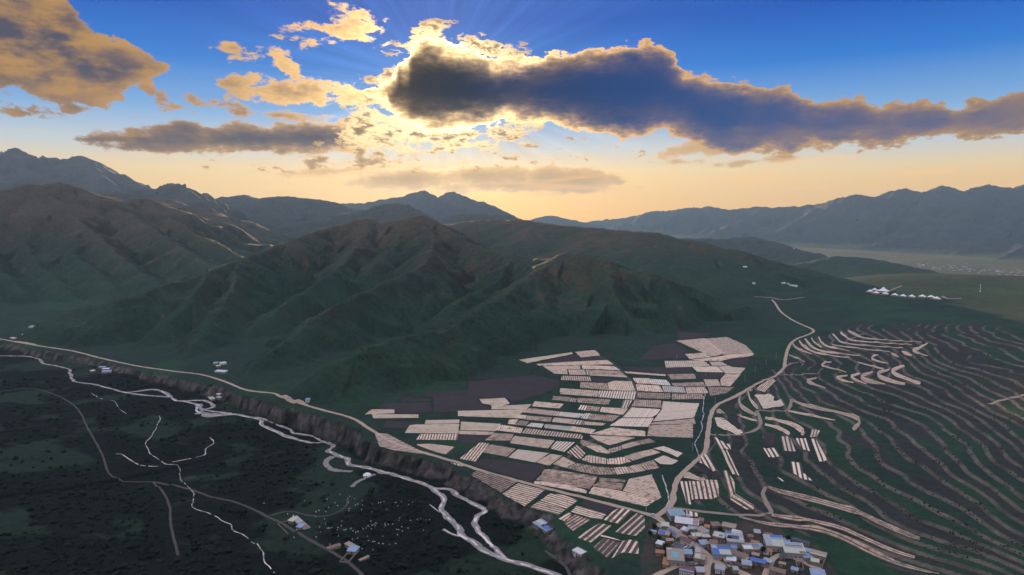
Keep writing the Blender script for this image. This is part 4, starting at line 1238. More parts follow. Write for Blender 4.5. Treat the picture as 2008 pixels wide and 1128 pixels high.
def house(label, p0, p1, W, H, roof='flat', rm='tan', wm='adobe', panels=(), win=3, yard=None, k=1.9, cat='house', name='house', chimney=False, sink=3.5, group=None, length=None):
    q = seat(p0, p1, H, k)
    d = q[1] - q[0]; L = length or max(3.0, float(np.hypot(d[0], d[1]))); yaw = math.atan2(d[1], d[0])
    if math.cos(yaw) < 0: yaw += math.pi
    c_ = q.mean(0)
    e = empty(name, (float(c_[0]), float(c_[1]), float(min(q[0, 2], q[1, 2], ground_z(c_[:1], c_[1:2])[0]))), yaw)
    put(e, label, cat, group)
    x, y = L / 2, W / 2
    front = -y                                   # long side turned to the viewer
    MB().box(-x, x, -y, y, -sink, H).build('wall', MW[wm], e)
    ov = .45
    if roof == 'gable':
        rise = W * .20; t = .18
        pr = [(-y - ov, H - ov * .4), (0, H + rise), (y + ov, H - ov * .4)]
        v = [(sx * (x + ov), a, b + dz) for sx in (-1, 1) for dz in (.03, t + .03) for a, b in pr]
        f = [(0, 1, 4, 3), (1, 2, 5, 4), (6, 9, 10, 7), (7, 10, 11, 8), (3, 4, 10, 9), (4, 5, 11, 10), (0, 6, 7, 1), (1, 7, 8, 2), (0, 3, 9, 6), (2, 8, 11, 5)]
        r = MB().poly(v, f).build('roof', MT[rm], e)
        for sx in (-x, x):
            MB().poly([(sx, -y, H), (sx, y, H), (sx, 0, H + rise * .96)], [(0, 2, 1)]).build('gable_wall', MW[wm], e)
        zf = lambda yy: H + rise * (1 - abs(yy) / y) + t + .03
        tl = lambda yy: -math.copysign(rise / y, yy)
    else:
        s_ = .10 if roof == 'shed' else .025
        r = MB().box(-x - ov, x + ov, -y - ov, y + ov, H + s_ * y + .03, H + s_ * y + .25, tilt=s_).build('roof', MT[rm], e)
        MB().box(-x - .02, x + .02, y - .3, y + .02, H - .1, H + 2 * s_ * y).build('back_wall', MW[wm], e)
        if roof == 'flat':
            m = MB()
            for a in ((-x - ov, x + ov, -y - ov, -y - ov + .3), (-x - ov, x + ov, y + ov - .3, y + ov), (-x - ov, -x - ov + .3, -y - ov + .3, y + ov - .3), (x + ov - .3, x + ov, -y - ov + .3, y + ov - .3)):
                m.box(*a, H + s_ * y + .26, H + s_ * y + .55, tilt=s_)
            m.build('parapet', MW[wm], r)
        zf = lambda yy: H + s_ * y + s_ * yy + .25
        tl = lambda yy: s_
    for a0, a1, b0, b1, mm in panels:            # translucent or painted sheets laid on the roof
        xa, xb, ya, yb = -x + a0 * L, -x + a1 * L, -y + b0 * W, -y + b1 * W
        yc = (ya + yb) / 2; tt = tl(yc if abs(yc) > .01 else -.01)
        z0 = zf(yc) - tt * yc
        MB().box(xa, xb, ya, yb, z0 + .02, z0 + .16, tilt=tt).build('roof_panel', MT[mm], e)
    n = win
    if n:
        door_at = n // 2
        for i in range(n):
            cx = -x + L * (i + .5) / n
            ww = min(1.7, L / n * .5)
            if i == door_at:
                dd = MB().box(cx - .55, cx + .55, front - .07, front + .02, 0, min(2.2, H - .5)).build('door', M_DOOR, e)
                continue
            f_ = MB()
            for a in ((cx - ww / 2, cx + ww / 2, .85, 1.0), (cx - ww / 2, cx + ww / 2, 2.35, 2.5), (cx - ww / 2, cx - ww / 2 + .14, 1.0, 2.35), (cx + ww / 2 - .14, cx + ww / 2, 1.0, 2.35), (cx - .05, cx + .05, 1.0, 2.35)):
                f_.box(a[0], a[1], front - .09, front + .02, a[2], a[3])
            wo_ = f_.build('window', M_FRAME, e)
            MB().box(cx - ww / 2 + .12, cx + ww / 2 - .12, front - .04, front + .01, .98, 2.37).build('pane', M_GLASS, wo_)
    if chimney:
        MB().box(x * .4, x * .4 + .6, y * .3, y * .3 + .6, H, H + 1.9).build('chimney', MW['brick'], r)
    if yard:
        sd_, dep, ln = yard                       # enclosed yard on the front (-1) or back (+1): depth, length share
        y0 = sd_ * y; y1 = sd_ * (y + dep); xa, xb = -x, -x + L * ln
        for nm, a in (('side', (xa, xa + .4, min(y0, y1), max(y0, y1))), ('side', (xb - .4, xb, min(y0, y1), max(y0, y1))), ('end', (xa + .4, xb - .4, y1 - .2, y1 + .2))):
            MB().box(*a, -sink, 1.9).build('yard_wall', M_CONC, e)
    return e


def zq(ox, oy, s): return lambda x, y: (ox + x / s, oy + y / s)


a9 = zq(1260, 980, 7.62); a10 = zq(1440, 1020, 10.04); a6 = zq(150, 680, 6.693); aF = zq(530, 990, 9.127); a8 = zq(850, 860, 4.016)
G_V = 'houses of the valley village'
H = house
H('grey flat roofed house with teal and pale blue roof panels at the road junction', a9(385, 205), a9(612, 190), 13, 4.5, 'flat', 'grey', 'grey', [(.12, .55, .15, .7, 'teal'), (.6, .95, .1, .8, 'sky'), (.15, .8, .8, .98, 'grey')], 4, group=G_V)
H('long white roofed hall with ribbed skylights and a tan end', a9(490, 300), a9(835, 335), 12, 4.8, 'gable', 'white', 'brick', [(.76, 1.0, .0, .48, 'tan'), (.76, 1.0, .52, 1.0, 'tan')] + [(.28 + .07 * i, .31 + .07 * i, .55, .95, 'sky') for i in range(6)], 5, group=G_V)
H('narrow tan roofed house edged in blue with white front, beside the village street', a9(400, 430), a9(545, 510), 6, 3.6, 'shed', 'tan', 'white', [(.0, .95, .0, .28, 'blue')], 5, group=G_V)
H('cream roofed low house above the narrow blue edged one', a9(280, 375), a9(390, 385), 6, 3.2, 'shed', 'cream', 'adobe', [], 2, group=G_V)
H('low house with a bright blue half roof at the edge of the dark gully', a9(240, 490), a9(405, 515), 8, 3.0, 'flat', 'tan', 'adobe', [(.05, .6, .1, .9, 'blue')], 2, group=G_V)
H('small white sheet roofed shed behind the long white hall', a9(590, 435), a9(680, 465), 6, 3.0, 'shed', 'grey', 'adobe', [(.1, .6, .1, .9, 'white')], 2, group=G_V)
H('grey roofed wing closing the top of the square courtyard', a9(690, 425), a9(815, 425), 5, 3.2, 'shed', 'grey', 'adobe', [], 2, group=G_V)
H('pinkish tan wing on the uphill side of the square courtyard', a9(835, 425), a9(955, 500), 6, 3.4, 'shed', 'tan', 'white', [(.8, 1., .0, 1., 'sky')], 3, group=G_V)
H('cream front wing of the square courtyard facing the street', a9(740, 535), a9(915, 530), 4.5, 3.0, 'shed', 'cream', 'brick', [], 4, yard=(1, 9, 1.0), group=G_V)
H('maroon roofed house with white window bays and a walled garden', a9(590, 580), a9(735, 650), 6, 3.6, 'gable', 'maroon', 'white', [(.1, 1., .85, 1., 'blue')], 6, yard=(-1, 11, 1.0), group=G_V)
H('white roofed tool shed on the bank below the blue half roof', a9(215, 640), a9(315, 670), 5, 2.6, 'shed', 'white', 'adobe', [], 2, group=G_V)
H('broad tan roofed house with a teal skylight in the lower village', a9(365, 830), a9(610, 850), 18, 4.2, 'flat', 'tan', 'grey', [(.25, .68, .2, .72, 'teal'), (.02, .3, .86, 1., 'cream')], 4, group=G_V)
H('slate blue shed behind the broad house with the teal skylight', a9(555, 790), a9(735, 795), 6, 3.4, 'shed', 'sky', 'grey', [], 3, group=G_V)
H('tan house with a cream skylight beside the street fork', a9(775, 850), a9(935, 875), 9, 3.6, 'flat', 'tan', 'adobe', [(.05, .55, .1, .8, 'cream')], 3, group=G_V)
H('narrow grey lean-to above the tan house at the street fork', a9(790, 765), a9(860, 775), 7, 3.2, 'shed', 'grey', 'adobe', [], 0, group=G_V)
H('large house roofed in bright blue and cream sheets beside the street', a9(1040, 765), a9(1310, 770), 15, 4.4, 'flat', 'blue', 'grey', [(.35, .98, .05, .55, 'cream'), (.0, .3, .62, .98, 'grey'), (.35, .95, .9, 1., 'brown')], 5, group=G_V)
H('small blue roofed shed on the uphill side of the street', a9(860, 655), a9(970, 640), 6, 2.8, 'shed', 'sky', 'grey', [], 2, group=G_V)
H('brick cottage between the two blue roofs', a9(1005, 635), a9(1120, 645), 7, 3.4, 'gable', 'brown', 'brick', [], 3, chimney=True, group=G_V)
H('white and pale blue roofed house at the upper edge of the village', a9(1060, 520), a9(1235, 550), 9, 3.4, 'flat', 'cream', 'adobe', [(.35, .9, .1, .75, 'white'), (.45, .8, .2, .6, 'sky')], 3, group=G_V)
H('big grey roofed compound with a white ridge at the upper edge of the village', a9(1250, 565), a9(1500, 580), 17, 4.6, 'flat', 'grey', 'grey', [(.1, .75, .3, .62, 'dark'), (.75, .98, .25, .45, 'cream'), (.3, 1., .92, 1., 'white'), (.0, .35, .8, 1., 'blue')], 5, group=G_V)
H('tan mud roofed house standing alone above the village', a9(1190, 375), a9(1390, 405), 8, 3.2, 'flat', 'tan', 'adobe', [], 3, yard=(-1, 10, .8), group=G_V)
H('tumbledown stone barn next to the lone tan mud roofed house', a9(1030, 375), a9(1150, 365), 6, 2.0, 'shed', 'brown', 'adobe', [], 0, group=G_V)
H('long brown tiled house with white pillars below the blue and cream roof', a9(1360, 790), a9(1560, 860), 6, 3.6, 'gable', 'brown', 'white', [], 7, group=G_V)
H('white sheet roofed stable in front of the long brown tiled house', a9(1255, 885), a9(1390, 905), 5, 2.8, 'shed', 'white', 'adobe', [], 2, group=G_V)
H('reddish brown house with a blue gutter at the bottom of the street', a9(560, 1030), a9(770, 1075), 8, 4.0, 'gable', 'maroon', 'white', [(.0, 1., .0, .14, 'sky')], 6, group=G_V)
H('low rusty roofed barn beside the broad house with the teal skylight', a9(310, 930), a9(390, 945), 9, 2.4, 'shed', 'rust', 'adobe', [], 0, group=G_V)
H('dark house with a pale grey ridge beside the lower street', a9(1085, 1010), a9(1225, 1030), 7, 3.6, 'gable', 'grey', 'white', [], 4, group=G_V)
H('dim cream roofed store beside the reddish brown house', a9(800, 1060), a9(920, 1065), 6, 3.0, 'shed', 'grey', 'adobe', [], 2, group=G_V)
H('large grey and cream roofed barn with a blue stripe', a10(600, 430), a10(960, 440), 15, 4.6, 'shed', 'cream', 'grey', [(.0, .32, .0, 1., 'grey'), (.34, 1., .62, .78, 'sky'), (.34, 1., .78, 1., 'blue')], 4, group=G_V)
H('pale blue and cream striped roof beside the grey and cream barn', a10(960, 570), a10(1370, 580), 14, 4.4, 'shed', 'cream', 'grey', [(.1, .95, .5, .64, 'sky'), (.1, .95, .66, .76, 'brown'), (.1, .95, .84, .98, 'sky'), (.7, 1., .0, .2, 'brown')], 5, group=G_V)
H('long tan roofed house at the downhill end of the village', a10(1500, 640), a10(1800, 710), 6, 3.6, 'shed', 'tan', 'adobe', [(.0, 1., .0, .2, 'cream')], 5, yard=(-1, 9, 1.0), group=G_V)
H('pale blue lean-to in the yard of the long tan roofed house', a10(1350, 725), a10(1510, 700), 5, 2.8, 'shed', 'sky', 'grey', [], 0, group=G_V)
H('white house under two pale striped roof sheets', a10(160, 540), a10(560, 530), 8, 3.6, 'shed', 'tan', 'adobe', [(.0, .45, .0, .6, 'white'), (.4, .92, .35, .98, 'sky'), (.5, .56, .4, .9, 'dark'), (.62, .68, .4, .9, 'dark'), (.74, .8, .4, .9, 'dark')], 4, group=G_V)
H('vivid royal blue roofed cowshed below the white striped house', a10(320, 790), a10(610, 850), 4.5, 3.0, 'shed', 'blue', 'brick', [], 4, group=G_V)
H('grey blue sheet roof in front of the royal blue cowshed', a10(150, 850), a10(330, 870), 6, 2.8, 'shed', 'grey', 'adobe', [(.1, .9, .1, .6, 'sky')], 2, group=G_V)
H('dark tiled house near the lower rim of the village', a10(700, 965), a10(1000, 1040), 6, 3.4, 'gable', 'brown', 'adobe', [], 5, group=G_V)
H('dim blue roofed house lowest and farthest downhill in the village', a10(1500, 1050), a10(1780, 1070), 8, 3.4, 'shed', 'sky', 'adobe', [(.2, .5, .2, .7, 'grey')], 3, group=G_V)
H('walled empty barn with a brown rim roof above the striped roof', a10(1140, 370), a10(1470, 470), 3, 2.6, 'shed', 'dark', 'adobe', [], 0, group=G_V)

rnd = random.Random(21)
sheds = [((1288, 1030), 'by the junction'), ((1300, 1046), 'behind the blue edged house'), ((1322, 1068), 'in the maroon house garden'), ((1352, 1052), 'beside the street above the courtyard'), ((1376, 1052), 'uphill of the square courtyard'), ((1384, 1066), 'behind the small blue shed'),
         ((1400, 1074), 'behind the brick cottage'), ((1414, 1056), 'below the lone tan house'), ((1437, 1058), 'above the big grey compound'), ((1452, 1092), 'in front of the striped white house'), ((1475, 1086), 'downhill of the big barn'), ((1498, 1098), 'at the bend of the lower lane'),
         ((1530, 1090), 'below the striped roof'), ((1560, 1100), 'near the lower lane end'), ((1590, 1098), 'past the long tan house'), ((1420, 1100), 'beside the lower street'), ((1436, 1116), 'near the bottom of the street'), ((1345, 1106), 'in the lower yard'), ((1326, 1100), 'left of the lower yard'), ((1465, 1070), 'between compound and barn')]
for i, (q, w_) in enumerate(sheds):
    l_ = rnd.uniform(9, 17)
    H('low %s outbuilding %s' % (['mud roofed', 'grey roofed', 'dark roofed', 'brown roofed', 'pale roofed'][i % 5], w_), q, (q[0] + l_, q[1] + rnd.uniform(-2, 6)), rnd.uniform(3.5, 6), rnd.uniform(2.2, 3.0), rnd.choice(['shed', 'gable', 'flat']), ['tan', 'grey', 'dark', 'brown', 'cream'][i % 5],
      rnd.choice(['adobe', 'adobe', 'brick', 'grey']), [], rnd.choice([0, 2, 3]), yard=(-1, rnd.uniform(4, 8), 1.0) if i % 2 else None, group=G_V)

# small sheds filling the gaps between the houses
_mainh = [o for o in COL.objects if o.name.split('.')[0] == 'house']
_taken = [tuple(o.location[:2]) for o in _mainh]
_st = np.concatenate([q for q in _RB[2:6]])
vp = [(1275, 1020), (1330, 1008), (1420, 1030), (1500, 1046), (1600, 1085), (1620, 1124), (1300, 1126)]
tries, n_ = 0, 0
_used = set()
while n_ < 30 and tries < 900:
    tries += 1
    q = (rnd.uniform(1275, 1615), rnd.uniform(1012, 1122))
    if not inside(np.array([q[0]]), np.array([q[1]]), np.array(vp))[0]: continue
    w_ = hit([q])[0]
    if min(math.hypot(w_[0] - a, w_[1] - b) for a, b in _taken) < 8.5 or np.hypot(_st[:, 0] - w_[0], _st[:, 1] - w_[1]).min() < 5: continue
    _taken.append((w_[0], w_[1])); n_ += 1
    near_ = min(_mainh, key=lambda o: math.hypot(o.location[0] - w_[0], o.location[1] - w_[1]))
    k_ = rnd.randrange(6)
    nm_ = near_['label']
    for cut in (' with ', ' beside ', ' at ', ' under ', ' below ', ' in ', ' on ', ' behind ', ' between ', ' standing ', ' facing ', ' above ', ' closing ', ' edged ', ' farther', ' lowest', ' near ', ','): nm_ = nm_.split(cut)[0]
    nm_ = ' '.join(nm_.split()[:9])
    while (nm_, k_) in _used: k_ = (k_ + 1) % 6
    _used.add((nm_, k_))
    l_ = rnd.uniform(4, 8) * 2.1
    H('small %s roofed shed next to the %s' % (['tan', 'grey', 'dull blue', 'white', 'brown', 'rusty'][k_], nm_), (q[0] - l_ / 2, q[1] - 5), (q[0] + l_ / 2, q[1] - 5 + rnd.uniform(-1, 4)), rnd.uniform(3, 5), rnd.uniform(2.0, 2.8), rnd.choice(['shed', 'gable']),
      ['tan', 'grey', 'sky', 'white', 'brown', 'rust'][k_], rnd.choice(['adobe', 'white', 'brick']), [], rnd.choice([0, 2]), yard=(rnd.choice([-1, 1]), rnd.uniform(2, 4), 1.0) if n_ % 3 == 0 else None, group=G_V, name='shed', cat='shed')

# farmsteads
G_F = 'scattered farmsteads'
H('farmhouse with a long grey and rust roof beside the pasture track', aF(430, 225), aF(660, 385), 4.5, 3.0, 'shed', 'grey', 'adobe', [(.5, .8, .0, 1., 'rust'), (.8, 1., .0, 1., 'brown')], 3, yard=(-1, 13, 1.0), group=G_F)
H('pale grey annex at the upper corner of the rust roofed farm', aF(370, 255), aF(455, 275), 7, 3.0, 'shed', 'cream', 'adobe', [], 2, group=G_F)
H('white sheet roofed annex at the lower corner of the rust roofed farm', aF(505, 375), aF(590, 385), 6, 2.8, 'shed', 'sky', 'adobe', [], 0, group=G_F)
H('farmhouse with a blue white roof inside dark sheepfold walls', aF(1410, 800), aF(1560, 815), 7, 3.0, 'shed', 'sky', 'adobe', [], 3, yard=(-1, 14, 1.0), group=G_F)
H('tan roofed stable on the uphill corner of the sheepfold farm', aF(1370, 690), aF(1560, 790), 4, 2.6, 'shed', 'tan', 'adobe', [], 2, group=G_F)
H('long low sheepfold of mud walls reaching toward the track', aF(1600, 990), aF(1760, 930), 2.0, 1.5, 'flat', 'tan', 'adobe', [], 0, group=G_F)
H('brown roofed fodder store on the far side of the sheepfold yard', aF(1030, 780), aF(1250, 720), 3, 2.2, 'shed', 'brown', 'adobe', [], 0, group=G_F)
H('yellow and blue roofed house on the river bank below the fields', a8(815, 655), a8(925, 690), 9, 3.4, 'shed', 'sky', 'adobe', [(.0, .55, .35, .8, 'cream'), (.6, 1., .1, .6, 'blue')], 3, group=G_F)
H('small white cottage with two dark windows near the river bank', a8(1115, 850), a8(1180, 880), 6, 3.2, 'flat', 'white', 'white', [], 3, group=G_F)
H('blue roofed barn of the farm between road and river', a6(340, 325), a6(455, 318), 8, 3.0, 'shed', 'sky', 'grey', [], 2, k=1.2, group=G_F)
H('white roofed house in the middle of the farm between road and river', a6(345, 288), a6(430, 285), 6, 3.0, 'shed', 'white', 'adobe', [], 2, k=1.2, group=G_F)
H('dull blue house at the back of the farm between road and river', a6(300, 265), a6(380, 262), 6, 3.0, 'shed', 'sky', 'brick', [], 2, k=1.2, group=G_F)
H('small white shed at the front of the farm between road and river', a6(190, 318), a6(235, 308), 5, 2.4, 'shed', 'white', 'adobe', [], 1, k=1.2, group=G_F)
H('teal roofed house of the hamlet above the main road', a6(1800, 212), a6(1855, 210), 8, 3.0, 'shed', 'teal', 'adobe', [], 2, k=1.2, group=G_F)
H('white roofed house of the hamlet above the main road', a6(1885, 215), a6(1960, 205), 8, 3.0, 'shed', 'white', 'white', [], 2, k=1.2, group=G_F)
H('cream roofed hut in the middle of the hamlet above the main road', a6(1838, 252), a6(1885, 245), 6, 2.6, 'shed', 'cream', 'adobe', [], 1, k=1.2, group=G_F)
H('long pale grey barn nearest the road in the hillside hamlet', a6(1835, 315), a6(1965, 325), 8, 3.0, 'shed', 'white', 'grey', [], 3, k=1.2, group=G_F)
H('grey roofed hut under the bluff by the stream', a6(1735, 622), a6(1790, 610), 6, 2.6, 'shed', 'cream', 'adobe', [], 1, k=1.2, group=G_F)
H('white roofed hut under the bluff by the stream', a6(1850, 622), a6(1890, 615), 5, 2.6, 'shed', 'white', 'adobe', [], 1, k=1.2, group=G_F)
H('tumbledown grey sheds under the bluff by the stream', a6(1850, 660), a6(1905, 655), 6, 2.2, 'shed', 'grey', 'adobe', [], 1, k=1.2, group=G_F)
H('white roofed farmhouse at the mouth of the side valley', (48, 655), (60, 655), 9, 3.0, 'shed', 'white', 'adobe', [], 2, k=1.0, group=G_F)
H('grey house with a white gable end farther up the side valley', (60, 639), (75, 640), 9, 3.2, 'shed', 'grey', 'white', [], 2, k=1.0, group=G_F)
H('small white hut close to the main road in the side valley', (22, 662), (30, 663), 5, 2.6, 'shed', 'white', 'adobe', [], 1, k=1.0, group=G_F)
H('little pale blue hut beside the road on the hill spur', (600, 785), (607, 785.5), 5, 2.8, 'shed', 'sky', 'white', [], 2, k=1.2, group=G_F)


def copy_tree(o, parent=None):
    c_ = o.copy(); COL.objects.link(c_)
    if parent is not None: c_.parent = parent
    for ch in list(o.children): copy_tree(ch, c_)
    return c_


# far hamlets: small houses, one built and copied
proto = H('tiny pale roofed house in the far hamlet beyond the pass', (1457, 548), (1462, 548), 9, 4, 'gable', 'white', 'white', [], 0, k=.4, group='houses of the far hamlets', sink=3, length=13)
proto.rotation_euler.z = .2
spots = [(1468, 549), (1463, 553), (1473, 556), (1478, 557), (1572, 547), (1580, 548), (1584, 550), (1592, 549), (1597, 551), (1604, 549), (1609, 552), (1612, 545), (1617, 552), (1622, 549), (1618, 553), (1536, 563), (1545, 563), (1551, 563), (1558, 563), (1556, 508)]
for i, (q, w_) in enumerate(zip(spots, hit(spots, -60))):
    o = copy_tree(proto); o.location = [float(v) for v in w_]; o.rotation_euler.z = random.Random(i).uniform(-.4, .4)
    s_ = random.Random(i + 50).uniform(.45, .8); o.scale = (s_ * (1.8 if i in (15, 17, 18) else 1), s_, s_)
spots = []
rnd = random.Random(5)
for i in range(70):
    px_ = rnd.uniform(1800, 2008); py_ = 520 + (px_ - 1800) * .085 + rnd.gauss(0, 4.5)
    spots.append((px_, py_))
town = H('tiny white building of the distant town on the valley plain', (1900, 531), (1903, 531), 10, 5, 'gable', 'grey', 'grey', [], 0, k=.3, group='buildings of the distant town', sink=3, length=16)
town.rotation_euler.z = .3
for i, w_ in enumerate(hit(spots, -160)):
    o = copy_tree(town)
    o.location = [float(v) for v in w_]; o.rotation_euler.z = rnd.uniform(-.6, .6); s_ = rnd.uniform(.5, 1.0); o.scale = (s_ * rnd.uniform(.8, 1.8), s_, s_)
    put(o, 'tiny white building of the distant town on the valley plain', None, 'buildings of the distant town')

# ---------------------------------------------------------------- tent camp
M_CANVAS = mat_flat('white_canvas', (.88, .88, .92), .7, .1, .3, .3)
M_TIMBER = mat_flat('brown_timber', (.30, .17, .09), .8, .4, .5, .2)
M_DECK = mat_flat('timber_deck', (.42, .27, .16), .85, .4, .5, .2)


def tent(label, q, rad, hgt):
    w_ = hit([q], 45)[0]
    e = empty('lodge_tent', [float(v) for v in w_], .2)
    put(e, label, 'tent', 'lodge tents of the hill camp')
    MB().box(-rad * 1.15, rad * 1.15, -rad * 1.15, rad * 1.05, -3, .5).build('deck', M_DECK, e)
    n = 12
    v, f = [], []
    for j, (rr, zz) in enumerate(((rad * .86, .45), (rad * .86, 2.9))):
        v += [(math.cos(2 * math.pi * i / n) * rr, math.sin(2 * math.pi * i / n) * rr, zz) for i in range(n)]
    f = [(i, (i + 1) % n, n + (i + 1) % n, n + i) for i in range(n)]
    MB().poly(v, f).build('wall', M_TIMBER, e)
    prof = [(1.12, 2.55), (1.08, 2.75), (.72, 2.9 + hgt * .22), (.45, 2.9 + hgt * .45), (.22, 2.9 + hgt * .75), (.05, 2.9 + hgt)]
    v = []; f = []
    for a, zz in prof: v += [(math.cos(2 * math.pi * i / n) * rad * a, math.sin(2 * math.pi * i / n) * rad * a, zz) for i in range(n)]
    for j in range(len(prof) - 1): f += [(j * n + i, j * n + (i + 1) % n, (j + 1) * n + (i + 1) % n, (j + 1) * n + i) for i in range(n)]
    f.append(tuple(range((len(prof) - 1) * n, len(prof) * n)))
    MB().poly(v, f).build('canopy', M_CANVAS, e)
    MB().box(-rad * .22, rad * .22, -rad * 1.0, -rad * .83, .5, 2.5).build('door', M_CANVAS, e)


tent('large double peaked white marquee at the head of the tent camp', (1732, 572), 14, 10)
for q, l_ in (((1706, 573), 'white lodge tent farthest from the hill mast, behind the marquee'), ((1715, 570), 'white lodge tent tucked close beside the large marquee'), ((1718, 576), 'white lodge tent on the slope just below the large marquee'), ((1736, 577.5), 'first white lodge tent in the row leading away from the marquee'),
              ((1755, 580), 'second white lodge tent in the row leading away from the marquee'), ((1771, 582), 'third white lodge tent in the row leading away from the marquee'), ((1788, 583), 'fourth white lodge tent in the row leading away from the marquee'),
              ((1809, 583), 'fifth white lodge tent in the row, after the widest gap'), ((1826, 584), 'sixth white lodge tent in the row, next to the end one'), ((1837, 587), 'last white lodge tent at the end of the row')):
    tent(l_, q, 7.8, 4.4)

# mast, poles
M_STEEL = mat_flat('pole_grey', (.42, .42, .43), .6, .2, 1., .4)
w_ = hit([(1922, 572)], 45)[0]
e = put(empty('radio_mast', [float(v) for v in w_]), 'thin steel radio mast standing on the hill beyond the tent camp', 'mast')
MB().box(-.5, .5, -.5, .5, -2, 20).build('pole', M_STEEL, e)
MB().box(-1.4, 1.4, -1.4, 1.4, -1, 1.6).build('base', MW['white'], e)
m_ = MB()
for zz in (8, 13, 18): m_.box(-1.3, 1.3, -.2, .2, zz, zz + .5)
m_.build('antenna', M_STEEL, e)
poles = [((1325, 1065), 'in the upper village street'), ((1363, 1063), 'below the square courtyard'), ((1446, 1075), 'beside the big grey compound'), ((1327, 705), 'beside the east road in the meadow'), ((1522, 702), 'at the road bend below the upper strips'), ((1502, 716), 'between the bend and the meadow'),
         ((1481, 730), 'on the meadow above the road'), ((1461, 748), 'on the meadow near the field corner'), ((1402, 792), 'where the east road leaves the fields'), ((1358, 885), 'at the tip of the curved fields'), ((1267, 1003), 'at the junction end of the main road'), ((1385, 1110), 'at the street fork')]
for (q, where), w_ in zip(poles, hit([p[0] for p in poles])):
    e = put(empty('utility_pole', [float(v) for v in w_], .6), 'slim grey utility pole ' + where, 'pole', 'utility poles along the roads')
    n = 8
    v = [(math.cos(2 * math.pi * i / n) * r_, math.sin(2 * math.pi * i / n) * r_, z_) for r_, z_ in ((.22, -1), (.14, 9.5)) for i in range(n)]
    MB().poly(v, [(i, (i + 1) % n, n + (i + 1) % n, n + i) for i in range(n)] + [tuple(range(n, 2 * n))]).build('shaft', M_STEEL, e)
    MB().box(-1.1, 1.1, -.09, .09, 8.6, 8.8).build('crossarm', M_STEEL, e)

# cars
M_CAR = mat_flat('white_car_paint', (.84, .84, .86), .25, .05, .3, .6)
M_TYRE = mat_flat('tyre_rubber', (.02, .02, .02), .9, .1, .3, .2)
for q, yaw, l_ in (((1319, 1020), .1, 'white car parked beside the grey house with teal panels'), ((1345, 1077), .3, 'white car parked below the maroon roofed house'), ((1281, 1012), -.5, 'white pickup van stopped at the road junction'), ((568, 782), -.6, 'small white car on the road bend at the hill spur')):
    w_ = hit([q])[0]
    e = put(empty('car', [float(v) for v in (w_[0], w_[1], w_[2] + .45)], yaw), l_, 'car')
    prof = [(-2.2, .45), (-2.2, .95), (-1.5, 1.05), (-.9, 1.6), (.9, 1.62), (1.5, 1.05), (2.25, .9), (2.25, .45)]
    n = len(prof)
    v = [(x_, s_ * .88, z_) for s_ in (-1, 1) for x_, z_ in prof]
    MB().poly(v, [tuple(range(n - 1, -1, -1)), tuple(range(n, 2 * n))] + [(i, (i + 1) % n, n + (i + 1) % n, n + i) for i in range(n)]).build('body', M_CAR, e)
    for s_ in (-1, 1):
        MB().poly([(x_, s_ * .90, z_) for x_, z_ in ((-1.3, 1.08), (-.85, 1.52), (.85, 1.54), (1.3, 1.08))], [(0, 1, 2, 3)]).build('side_window', M_GLASS, e)
        for x_ in (-1.35, 1.35):
            v = [(x_ + math.cos(2 * math.pi * i / 10) * .36, s_ * .9 + d_, .36 + math.sin(2 * math.pi * i / 10) * .36) for d_ in (-.12, .06) for i in range(10)]
            MB().poly(v, [tuple(range(10)), tuple(range(10, 20))] + [(i, (i + 1) % 10, 10 + (i + 1) % 10, 10 + i) for i in range(10)]).build('wheel', M_TYRE, e)
    MB().poly([(1.46, s_ * .8, 1.1) for s_ in (-1, 1)] + [(.93, s_ * .75, 1.6) for s_ in (1, -1)], [(0, 1, 2, 3)]).build('windscreen', M_GLASS, e)


# yurt by the stream and the small tents next to it
def yurt(label, q, rad, name='yurt'):
    w_ = hit([q])[0]
    e = put(empty(name, [float(v) for v in w_]), label, 'yurt')
    n = 14
    ring = lambda r_, z_: [(math.cos(2 * math.pi * i / n) * r_, math.sin(2 * math.pi * i / n) * r_, z_) for i in range(n)]
    v = ring(rad, -1) + ring(rad, 1.9)
    MB().poly(v, [(i, (i + 1) % n, n + (i + 1) % n, n + i) for i in range(n)]).build('wall', M_CANVAS, e)
    v = ring(rad * 1.06, 1.85) + ring(rad * .8, 2.7) + ring(rad * .45, 3.4) + ring(rad * .12, 3.75)
    MB().poly(v, [(j * n + i, j * n + (i + 1) % n, (j + 1) * n + (i + 1) % n, (j + 1) * n + i) for j in range(3) for i in range(n)] + [tuple(range(3 * n, 4 * n))]).build('roof', M_CANVAS, e, True)
    MB().box(-.5, .5, -rad - .05, -rad + .3, 0, 1.7).build('door', M_DOOR, e)


yurt('round white yurt on the pasture beside the stream bend', (720, 934), 4.2)

# boulders / hay bales as pale dots by the yurt, and the flock
M_WOOL = mat_flat('fleece', (.66, .63, .58), .95, .2, 3., .1)
M_DARKWOOL = mat_flat('dark_face', (.06, .05, .05), .9, .2, 3., .1)


